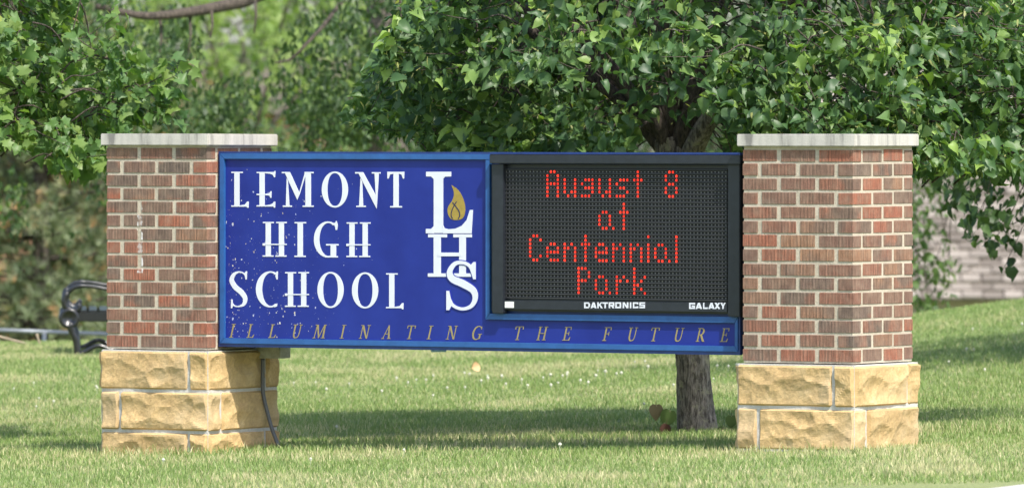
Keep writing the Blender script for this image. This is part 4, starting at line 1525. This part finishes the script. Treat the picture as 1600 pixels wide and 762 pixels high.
# pines at the left
def pine(base, h, rad, label, seed):
    r = np.random.default_rng(seed)
    bx, by = base
    bz = gz(bx, by)
    root = empty('pine_tree', (bx, by, bz))
    tag(root, label, 'tree', 'pines behind the lawn')
    mb = MB()
    mb.tube([(0, 0, -0.1), (0.02, 0, h * 0.4), (0, 0, h * 0.97)], [0.10, 0.07, 0.015], 10)
    mb.build('trunk', M['bark_dark'], root, smooth=True)
    br = MB()
    P_, A_, H_ = [], [], []
    z = 0.12
    while z < h * 0.97:
        rr = rad * (1 - 0.75 * (z / h) ** 1.2)
        for k in range(7):
            w = r.uniform(0, 2 * math.pi)
            ln = rr * r.uniform(0.65, 1.1)
            tip = np.array([math.cos(w) * ln, math.sin(w) * ln, z + ln * r.uniform(0.05, 0.35)])
            st = np.array([0, 0, z])
            br.tube([tuple(st), tuple(st + (tip - st) * 0.5 + np.array([0, 0, -0.04 * ln])), tuple(tip)], [0.018, 0.012, 0.004], 5)
            for j in range(34):
                f = 0.22 + 0.82 * r.random()
                o = st + (tip - st) * f + r.normal(size=3) * np.array([0.13, 0.13, 0.09]) * (0.5 + f)
                P_.append(o)
                A_.append((tip - st) / ln * 0.6 + np.array([0, 0, 0.5]) + r.normal(size=3) * 0.5)
                dead = r.random() < (0.05 + 0.16 * (mnoise.noise(Vector(o * 2.2) + Vector((seed, 0, 0))) > 0.15))
                H_.append(r.uniform(0.8, 1.0) if dead else np.clip(r.normal(0.35, 0.16), 0, 0.62))
        z += h / 22
    br.build('branches', M['bark_dark'], root, smooth=True)
    P_, A_ = np.array(P_), np.array(A_)
    tv, tf = [], []
    for k in range(16):
        w = 2 * math.pi * k / 16
        sp = 0.55 + 0.3 * (k % 3)
        dv = np.array([math.cos(w) * sp, 1.0, math.sin(w) * sp]); dv /= np.linalg.norm(dv)
        sd = np.cross(dv, [0, 1, 0]); sd /= np.linalg.norm(sd)
        b0 = len(tv)
        tv += [sd * 0.045, -sd * 0.045, dv]
        tf.append((b0, b0 + 1, b0 + 2))
    tpl = (np.array(tv), np.array(tf, dtype=np.int32))
    R_ = frames(A_, r.normal(size=A_.shape))
    me = leaves_mesh('crown', tpl, P_, R_, r.uniform(0.09, 0.15, len(P_)), np.array(H_))
    link('crown', me, M['needle'], root)['kind'] = 'stuff'


pb = at(60, 500, 72); pine((pb.x, pb.y), 4.2, 1.25, 'grey green pine with rusty patches just right of the left edge, behind the bench', 1)
pb = at(-190, 500, 74); pine((pb.x, pb.y), 4.6, 1.4, 'pine at the left edge of the picture, mostly cut off by it', 2)
pb = at(215, 500, 78); pine((pb.x, pb.y), 2.9, 1.15, 'shorter pine half hidden behind the left pillar', 3)

# shrubs and far trees fill the view behind
def bush(base, size, label, name, mat, n, seed, ll=0.09, tint=0.4, group=None, cat='shrub'):
    bx, by = base
    z = gz(bx, by)
    tree(name, label, cat, (bx, by, z), [(bx, by, z - 0.1), (bx, by, z + size[2] * 0.3), (bx, by, z + size[2] * 0.8)], [0.09, 0.07, 0.05],
         (bx, by, z + size[2] * 1.0), size, n, 13, ll, 'simple', mat, M['bark_dark'], group, n_limbs=8, tint_mu=tint, fresh=0.12, droop=0.7, seed=seed, spread=0.22, inner=0.3)


for k, (x, d, sz, lab, mat, tint) in enumerate((
        (330, 80, (1.3, 1.0, 1.25), 'rounded dark shrub showing above the left end of the sign', M['leaf_mid'], 0.35),
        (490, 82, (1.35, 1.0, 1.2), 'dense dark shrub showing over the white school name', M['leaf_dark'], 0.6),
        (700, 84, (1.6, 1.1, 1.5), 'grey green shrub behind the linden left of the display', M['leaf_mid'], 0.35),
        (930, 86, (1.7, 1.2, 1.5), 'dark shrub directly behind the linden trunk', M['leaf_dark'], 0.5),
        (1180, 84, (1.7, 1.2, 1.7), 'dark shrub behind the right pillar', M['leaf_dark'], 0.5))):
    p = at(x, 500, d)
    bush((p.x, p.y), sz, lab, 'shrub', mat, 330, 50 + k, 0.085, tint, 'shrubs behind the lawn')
far_spec = (
    (120, 104, (2.6, 2.0, 2.7), 'pale green far tree above the pines', 'leaf_far', 0.35), (390, 100, (2.3, 1.9, 2.6), 'sunny yellow green far tree seen through the gap in the drooping limbs', 'leaf_far', 0.7),
    (610, 106, (2.4, 2.0, 2.8), 'far tree directly behind the grey trunk of the drooping tree', 'leaf_mid', 0.6), (830, 108, (2.5, 2.0, 2.8), 'far tree behind the top of the linden crown', 'leaf_mid', 0.45),
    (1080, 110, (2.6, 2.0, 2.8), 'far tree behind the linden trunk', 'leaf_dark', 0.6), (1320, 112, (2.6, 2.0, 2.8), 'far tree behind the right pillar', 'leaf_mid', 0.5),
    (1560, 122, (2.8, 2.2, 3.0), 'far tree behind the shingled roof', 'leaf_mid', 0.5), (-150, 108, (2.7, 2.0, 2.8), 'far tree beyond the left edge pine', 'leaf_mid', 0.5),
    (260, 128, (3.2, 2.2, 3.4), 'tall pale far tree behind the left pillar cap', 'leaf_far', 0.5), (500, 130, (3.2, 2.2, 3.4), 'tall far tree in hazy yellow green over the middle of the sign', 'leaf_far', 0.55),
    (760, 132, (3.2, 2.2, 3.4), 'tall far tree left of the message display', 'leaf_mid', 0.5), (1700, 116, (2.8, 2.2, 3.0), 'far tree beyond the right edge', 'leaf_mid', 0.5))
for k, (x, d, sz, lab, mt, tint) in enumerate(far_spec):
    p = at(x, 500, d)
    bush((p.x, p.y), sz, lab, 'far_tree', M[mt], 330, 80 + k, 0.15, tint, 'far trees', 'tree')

# ------------------------------------------------------------------ houses far behind
hc = at(1590, 480, 96)
house = empty('shingled_house', (hc.x, hc.y, gz(hc.x, hc.y)))
tag(house, 'house with weathered grey brown shingle roof beyond the lawn at the right', 'house')
mb = MB(); mb.box(-2.6, 7.0, 0.3, 6.8, -0.2, 0.45); mb.build('wall', M['siding'], house)
pitch = math.radians(38)
rb = MB()
e0, e1 = (-0.1, 0.30), (3.4, 0.30 + 3.5 * math.tan(pitch))
rb.add([(-2.9, e0[0], e0[1]), (7.3, e0[0], e0[1]), (7.3, e1[0], e1[1]), (-2.9, e1[0], e1[1]), (-2.9, 7.2, e0[1]), (7.3, 7.2, e0[1])],
       [(0, 1, 2, 3), (3, 2, 5, 4), (0, 3, 4), (1, 5, 2), (4, 5, 1, 0)])
roof = rb.build('roof', M['shingle'], house)
shm = MB()
shm.box(-0.0, 0.235, -0.0, 0.26, 0.0, 0.018)
sh_me = shm.mesh('shingle')
sh_me.materials.append(M['shingle'])
rr = random.Random(4)
stuff_sh = MB()
cnt = 0
for row in range(24):
    s = row * 0.15
    y = e0[0] + s * math.cos(pitch) - 0.03
    z = e0[1] + s * math.sin(pitch) + 0.012
    x = -2.85 + (row % 2) * 0.12
    while x < 3.2:
        o = bpy.data.objects.new('shingle', sh_me) if (-2.4 < x < 0.55 and cnt < 300) else None
        if o:
            C.objects.link(o)
            o.parent = roof
            o.location = (x, y, z + rr.uniform(0, 0.006))
            o.rotation_euler = (pitch - 0.17 + rr.uniform(-0.015, 0.015), 0, rr.uniform(-0.01, 0.01))
            o.scale = (rr.uniform(0.9, 1.0), 1, rr.uniform(1.2, 2.4))
            cnt += 1
        x += 0.245

bc = at(275, 205, 118)
bld = empty('brick_building', (bc.x, bc.y, gz(bc.x, bc.y)))
tag(bld, 'far red brick building glimpsed between leaves above the left pillar', 'building')
hgt = bc.z + 0.25 - gz(bc.x, bc.y)
mb = MB(); mb.box(-3.4, 2.6, 0, 5, -0.2, hgt); wl = mb.build('wall', M['redbrick'], bld)
mb = MB(); mb.prism([(-3.7, hgt), (2.9, hgt), (2.3, hgt + 0.9), (-3.1, hgt + 0.9)], -0.2, 5.2); mb.build('roof', M['shingle'], bld)
for x in (-2.6, -1.0, 0.6):
    mb = MB(); mb.box(x, x + 0.8, -0.03, 0.05, hgt - 1.5, hgt - 0.3); wf = mb.build('window', M['siding'], bld)
    mb = MB(); mb.box(x + 0.06, x + 0.74, -0.045, 0.0, hgt - 1.44, hgt - 0.36); mb.build('pane', M['glass'], wf)

# ------------------------------------------------------------------ bench, rail, twigs
BD = 55.0
gbx = at(120, 553, BD)
bz = gz(gbx.x, gbx.y)
bench = empty('park_bench', (gbx.x, gbx.y, bz), math.radians(3.0))
tag(bench, 'black cast iron park bench, its scrolled arm showing left of the left pillar', 'bench')


def B(x, y, dy=0.0):
    p = at(x, y, BD)
    return (p.x - gbx.x, dy, p.z - bz)


for dy in (0.0, 1.35):
    fr = MB()
    fr.tube(catmull([B(109, 505, dy), B(113, 518, dy), B(119, 533, dy), B(122, 566, dy)], 5), [0.028] * 5 + [0.026] * 5 + [0.024] * 5 + [0.028], 10)
    fr.tube(catmull([B(120, 553, dy), B(133, 549, dy), B(146, 542, dy), B(156, 540, dy), B(170, 545, dy), B(188, 549, dy), B(205, 546, dy)], 4), 0.017, 8)
    fr.tube(catmull([B(206, 492, dy), B(212, 520, dy), B(222, 545, dy), B(226, 566, dy)], 4), 0.024, 8)
    fr.build('end_frame', M['iron'], bench, smooth=True)
    am = MB()
    am.tube(catmull([B(226, 462, dy), B(200, 456, dy), B(170, 452, dy), B(148, 448, dy), B(128, 446.5, dy), B(114, 450, dy), B(104, 459, dy), B(101, 470, dy), B(104, 480, dy), B(112, 485, dy), B(120, 484, dy), B(124, 479, dy), B(121, 476, dy)], 5),
            [0.013] * 20 + [0.016] * 10 + [0.025] * 15 + [0.021] * 15 + [0.014], 9)
    am.build('arm', M['iron'], bench, smooth=True)
    md = MB()
    cx, _, cz = B(104.5, 497, dy)
    ring = [(0.0, -0.012), (0.036, -0.014), (0.042, -0.026), (0.060, -0.028), (0.070, -0.018), (0.072, 0.02), (0.0, 0.02)]
    nseg = 24
    vs2, fs2 = [], []
    for (rad, yy) in ring:
        for k in range(nseg):
            w = 2 * math.pi * k / nseg
            vs2.append((cx + 0.045 + rad * math.cos(w) - 0.03, dy + yy, cz + rad * math.sin(w)))
    for i in range(len(ring) - 1):
        for k in range(nseg):
            k2 = (k + 1) % nseg
            fs2.append((i * nseg + k, i * nseg + k2, (i + 1) * nseg + k2, (i + 1) * nseg + k))
    md.add(vs2, fs2)
    md.build('medallion', M['iron'], bench, smooth=True)
    sp = MB()
    x0, _, z0 = B(113, 502, dy); x1, _, z1 = B(222, 488, dy)
    sp.box(x0, x1, dy - 0.02, dy + 0.02, z0, z1)
    sp.build('seat_rail', M['iron'], bench, bevel=0.006)
    bk = MB()
    bk.tube(catmull([B(222, 495, dy), B(230, 460, dy), B(240, 420, dy), B(252, 390, dy)], 4), 0.018, 8)
    bk.build('back_post', M['iron'], bench, smooth=True)
for k in range(7):
    x0, _, z0 = B(106 + k * 16.5, 487, 0)
    sl = MB(); sl.box(x0, x0 + 0.052, 0.022, 1.328, z0 - 0.008, z0 + 0.010); sl.build('seat_slat', M['iron'], bench, bevel=0.003)
for k in range(4):
    x0, _, z0 = B(228 + k * 6.2, 468 - k * 22, 0)
    sl = MB(); sl.box(x0 - 0.012, x0 + 0.010, 0.022, 1.328, z0 - 0.028, z0 + 0.028); sl.build('back_slat', M['iron'], bench, bevel=0.003)

rl = empty('low_rail', tuple(at(80, 560, 64)))
tag(rl, 'low grey metal rail running along the far edge of the lawn behind the bench', 'rail')
p0, p1 = at(-260, 506, 63.5), at(420, 531, 64.5)
loc = Vector(rl.location)
mb = MB(); mb.tube([tuple(p0 - loc), tuple((p0 + p1) / 2 - loc), tuple(p1 - loc)], 0.016, 10); mb.build('rail_tube', M['rail'], rl, smooth=True)
for f in (0.06, 0.48, 0.9):
    q = p0.lerp(p1, f)
    mb = MB(); mb.tube([tuple(Vector((q.x, q.y, gz(q.x, q.y) - 0.05)) - loc), tuple(q - loc)], 0.018, 8); mb.build('post', M['rail'], rl, smooth=True)
rl.location = loc
for pts, lab in (([(-20, 520), (8, 528), (42, 537)], 'long dry twig lying at the lawn edge by the left side'), ([(57, 521), (62, 538)], 'short dry twig sticking up beside the long twig')):
    mb = MB()
    q = [at(x, y, 57.5) for x, y in pts]
    mb.tube([tuple(p - q[-1]) for p in catmull([tuple(v) for v in q], 4) for p in [Vector(p)]], 0.008, 6)
    o = mb.build('dry_twig', M['wood'], smooth=True)
    o.location = q[-1]
    tag(o, lab, 'twig')

# ------------------------------------------------------------------ leaves low on the linden trunk, fallen leaf
def big_leaf(name, parent, x, y, d, size, mat, rot, tilt=0.2, curl=0.0):
    V_, F_, _dt = TPL['linden']
    v = V_.copy()
    v[:, 2] *= 0.35
    if curl: v[:, 2] += curl * np.abs(v[:, 0]) * 2
    me = mesh_np(name, v, F_)
    me.materials.append(mat)
    o = link(name, me, None, parent)
    p = at(x, y, d)
    if parent: p = p - Vector(parent.location)
    o.location = p
    o.rotation_euler = (math.radians(90) - tilt, rot, 0)
    o.scale = (size, size, size)
    return o


def sucker(x, y, d, leaves, label):
    p = at(x, y, d)
    root = empty('basal_shoot', (p.x, p.y, gz(p.x, p.y)))
    tag(root, label, 'shoot')
    for (lx, ly, size, mat, rot) in leaves:
        big_leaf('leaf', root, lx, ly, d - 0.05, size, mat, rot)
        q = at(lx, ly, d - 0.05) - Vector(root.location)
        mb = MB(); mb.tube([(0, 0, -0.03), tuple(q * 0.6 + Vector((0.01, 0, 0))), tuple(q)], [0.004, 0.003, 0.002], 5)
        mb.build('stem', M['wood'], root, smooth=True)


sucker(1042, 683, 41.75, [(1025, 632, 0.085, M['mauveleaf'], math.pi), (1047, 641, 0.10, M['paleleaf'], math.pi + 0.3), (1038, 660, 0.05, M['paleleaf'], math.pi - 0.5)], 'leafy shoot with one brown heart shaped leaf left of the linden trunk')
sucker(1146, 680, 41.9, [(1143, 649, 0.075, M['paleleaf'], math.pi), (1130, 668, 0.05, M['paleleaf'], math.pi + 0.7), (1150, 664, 0.06, M['paleleaf'], math.pi - 0.4)], 'green shoot between the linden trunk and the right pillar')
o = big_leaf('dead_leaf', None, 1041, 662, 41.6, 0.07, M['deadleaf'], math.pi + 0.2, 0.1, 0.9)
tag(o, 'curled red brown dead leaf at the foot of the linden', 'leaf')
p = at(738, 588, 50.5)
o = big_leaf('fallen_leaf', None, 738, 586, 50.5, 0.075, M['tanleaf'], 1.2, 0.8, 0.3)
o.location.z = gz(p.x, p.y) + 0.07
tag(o, 'tan dry leaf lying alone in the lawn under the sign', 'leaf')

# ------------------------------------------------------------------ grass and clover
def scatter(n, d0, d1, margin=0.9):
    d = np.sqrt(rng.random(n) * (d1 ** 2 - d0 ** 2) + d0 ** 2)
    x = (rng.random(n) * 2 - 1) * (0.0625 * d + margin)
    return x, d - D


def blocked(x, y):
    """inside a pillar base"""
    u = (x - X0) * math.cos(TH) - y * math.sin(TH)
    v = (x - X0) * math.sin(TH) + y * math.cos(TH)
    m = np.zeros(len(x), bool)
    for t in (T_L, T_R): m |= (u > t - W - 0.02) & (u < t + 0.02) & (v > -0.02) & (v < W + 0.02)
    rel = (x - a0.x) * nrm.x + (y - a0.y) * nrm.y
    m |= rel > -0.02
    return m


NB = 430000
x, y = scatter(NB, 35.3, 59)
ok = ~blocked(x, y)
x, y = x[ok], y[ok]
n = len(x)
z = ground_z(x, y)


def fnoise(x, y, s, seed=0.0):
    gx = np.floor(x * s).astype(int); gy = np.floor(y * s).astype(int)
    fx = x * s - gx; fy = y * s - gy
    fx = fx * fx * (3 - 2 * fx); fy = fy * fy * (3 - 2 * fy)
    h = lambda a, b: np.modf(np.abs(np.sin(a * 127.1 + b * 311.7 + seed * 74.7) * 43758.5453))[0]
    return (h(gx, gy) * (1 - fx) + h(gx + 1, gy) * fx) * (1 - fy) + (h(gx, gy + 1) * (1 - fx) + h(gx + 1, gy + 1) * fx) * fy


dd = y + D
patch = 0.55 * fnoise(x, y, 0.9, 1) + 0.3 * fnoise(x, y, 2.6, 2) + 0.15 * fnoise(x, y, 7, 3)
straw = sm(0.44, 0.70, patch) * 0.62 + 0.05
straw = straw + 0.22 * sm(38.2, 36.6, dd) * sm(0.35, 0.6, fnoise(x * 0.6, y * 2.2, 1.0, 5))     # worn turf near the pavement
straw = straw * np.where(x > 2.1, 0.4, 1.0) + 0.07
hgt = rng.uniform(0.014, 0.036, n) * (0.8 + 0.5 * fnoise(x, y, 1.7, 9)) * (1 + 0.35 * sm(40.2, 40.9, dd) * sm(42.2, 41.2, dd))
uu = (x - X0) * math.cos(TH) - y * math.sin(TH)
vv_ = (x - X0) * math.sin(TH) + y * math.cos(TH)
for t in (T_L, T_R):                      # the mower misses the grass against the stones
    dist = np.hypot(np.maximum(0, np.abs(uu - (t - W / 2)) - W / 2), np.maximum(0, np.abs(vv_ - W / 2) - W / 2))
    hgt = hgt * (1 + 1.3 * np.clip(1 - dist / 0.10, 0, 1) * rng.random(n))
wdt = rng.uniform(0.0014, 0.0028, n)
ang = rng.uniform(0, 2 * np.pi, n)
lean = rng.uniform(0.1, 0.75, n) * hgt
la = rng.uniform(0, 2 * np.pi, n)
sx, sy = np.cos(ang) * wdt, np.sin(ang) * wdt
lx, ly = np.cos(la) * lean, np.sin(la) * lean
zz = z - 0.004
v0 = np.stack([x - sx, y - sy, zz], 1); v1 = np.stack([x + sx, y + sy, zz], 1)
v2 = np.stack([x - sx * 0.75 + lx * 0.35, y - sy * 0.75 + ly * 0.35, zz + hgt * 0.6], 1); v3 = np.stack([x + sx * 0.75 + lx * 0.35, y + sy * 0.75 + ly * 0.35, zz + hgt * 0.6], 1)
v4 = np.stack([x + lx, y + ly, zz + hgt], 1)
VV = np.stack([v0, v1, v2, v3, v4], 1).reshape(-1, 3)
bi = (np.arange(n) * 5)[:, None]
FF = np.concatenate([bi + np.array([[0, 1, 3]]), bi + np.array([[0, 3, 2]]), bi + np.array([[2, 3, 4]])], 0)
is_straw = rng.random(n) < straw
tint = np.where(is_straw, rng.uniform(0.72, 1.0, n), np.clip(rng.normal(0.36, 0.16, n), 0, 0.68))
grass = link('grass', mesh_np('grass', VV, FF, False, np.repeat(tint, 5)), M['grass'])
tag(grass, 'short summer lawn grass, green with dry straw patches', 'grass', kind='stuff')

cx_, cy_ = [], []
for k in range(1500):
    x_, y_ = scatter(1, 38.5, 56)
    w = float(fnoise(x_, y_, 0.8, 12)[0])
    dv = y_[0] + D
    band = math.exp(-((dv - 49.2) / 1.5) ** 2) * (0.25 + 0.75 * (-0.9 < x_[0] < 1.6))
    if rng.random() < 0.006 + 0.65 * band * (w > 0.3) + 0.05 * (w > 0.62):
        cx_.append(float(x_[0])); cy_.append(float(y_[0]))
cm = MB()
for px_, py_ in zip(cx_, cy_):
    if blocked(np.array([px_]), np.array([py_]))[0]: continue
    z = gz(px_, py_) + random.uniform(0.032, 0.052)
    r = random.uniform(0.006, 0.0105)
    vs, fs = [], []
    for j, (rz, rr_) in enumerate(((-0.8, 0.55), (0.0, 1.0), (0.7, 0.65))):
        for k in range(6):
            w = math.pi / 3 * k + j * 0.5
            q = random.uniform(0.85, 1.15)
            vs.append((px_ + math.cos(w) * rr_ * r * q, py_ + math.sin(w) * rr_ * r * q, z + rz * r))
    vs.append((px_, py_, z + r)); vs.append((px_, py_, z - r * 0.9))
    for j in range(2):
        for k in range(6): fs.append((j * 6 + k, j * 6 + (k + 1) % 6, (j + 1) * 6 + (k + 1) % 6, (j + 1) * 6 + k))
    for k in range(6): fs += [(12 + k, 12 + (k + 1) % 6, 18), ((k + 1) % 6, k, 19)]
    b = len(vs)
    vs += [(px_ - 0.001, py_, z - r), (px_ + 0.001, py_, z - r), (px_, py_, gz(px_, py_))]
    fs.append((b, b + 1, b + 2))
    cm.add(vs, fs)
tag(cm.build('clover_blossoms', M['clover']), 'white clover blossoms scattered through the lawn', 'clover', kind='stuff')
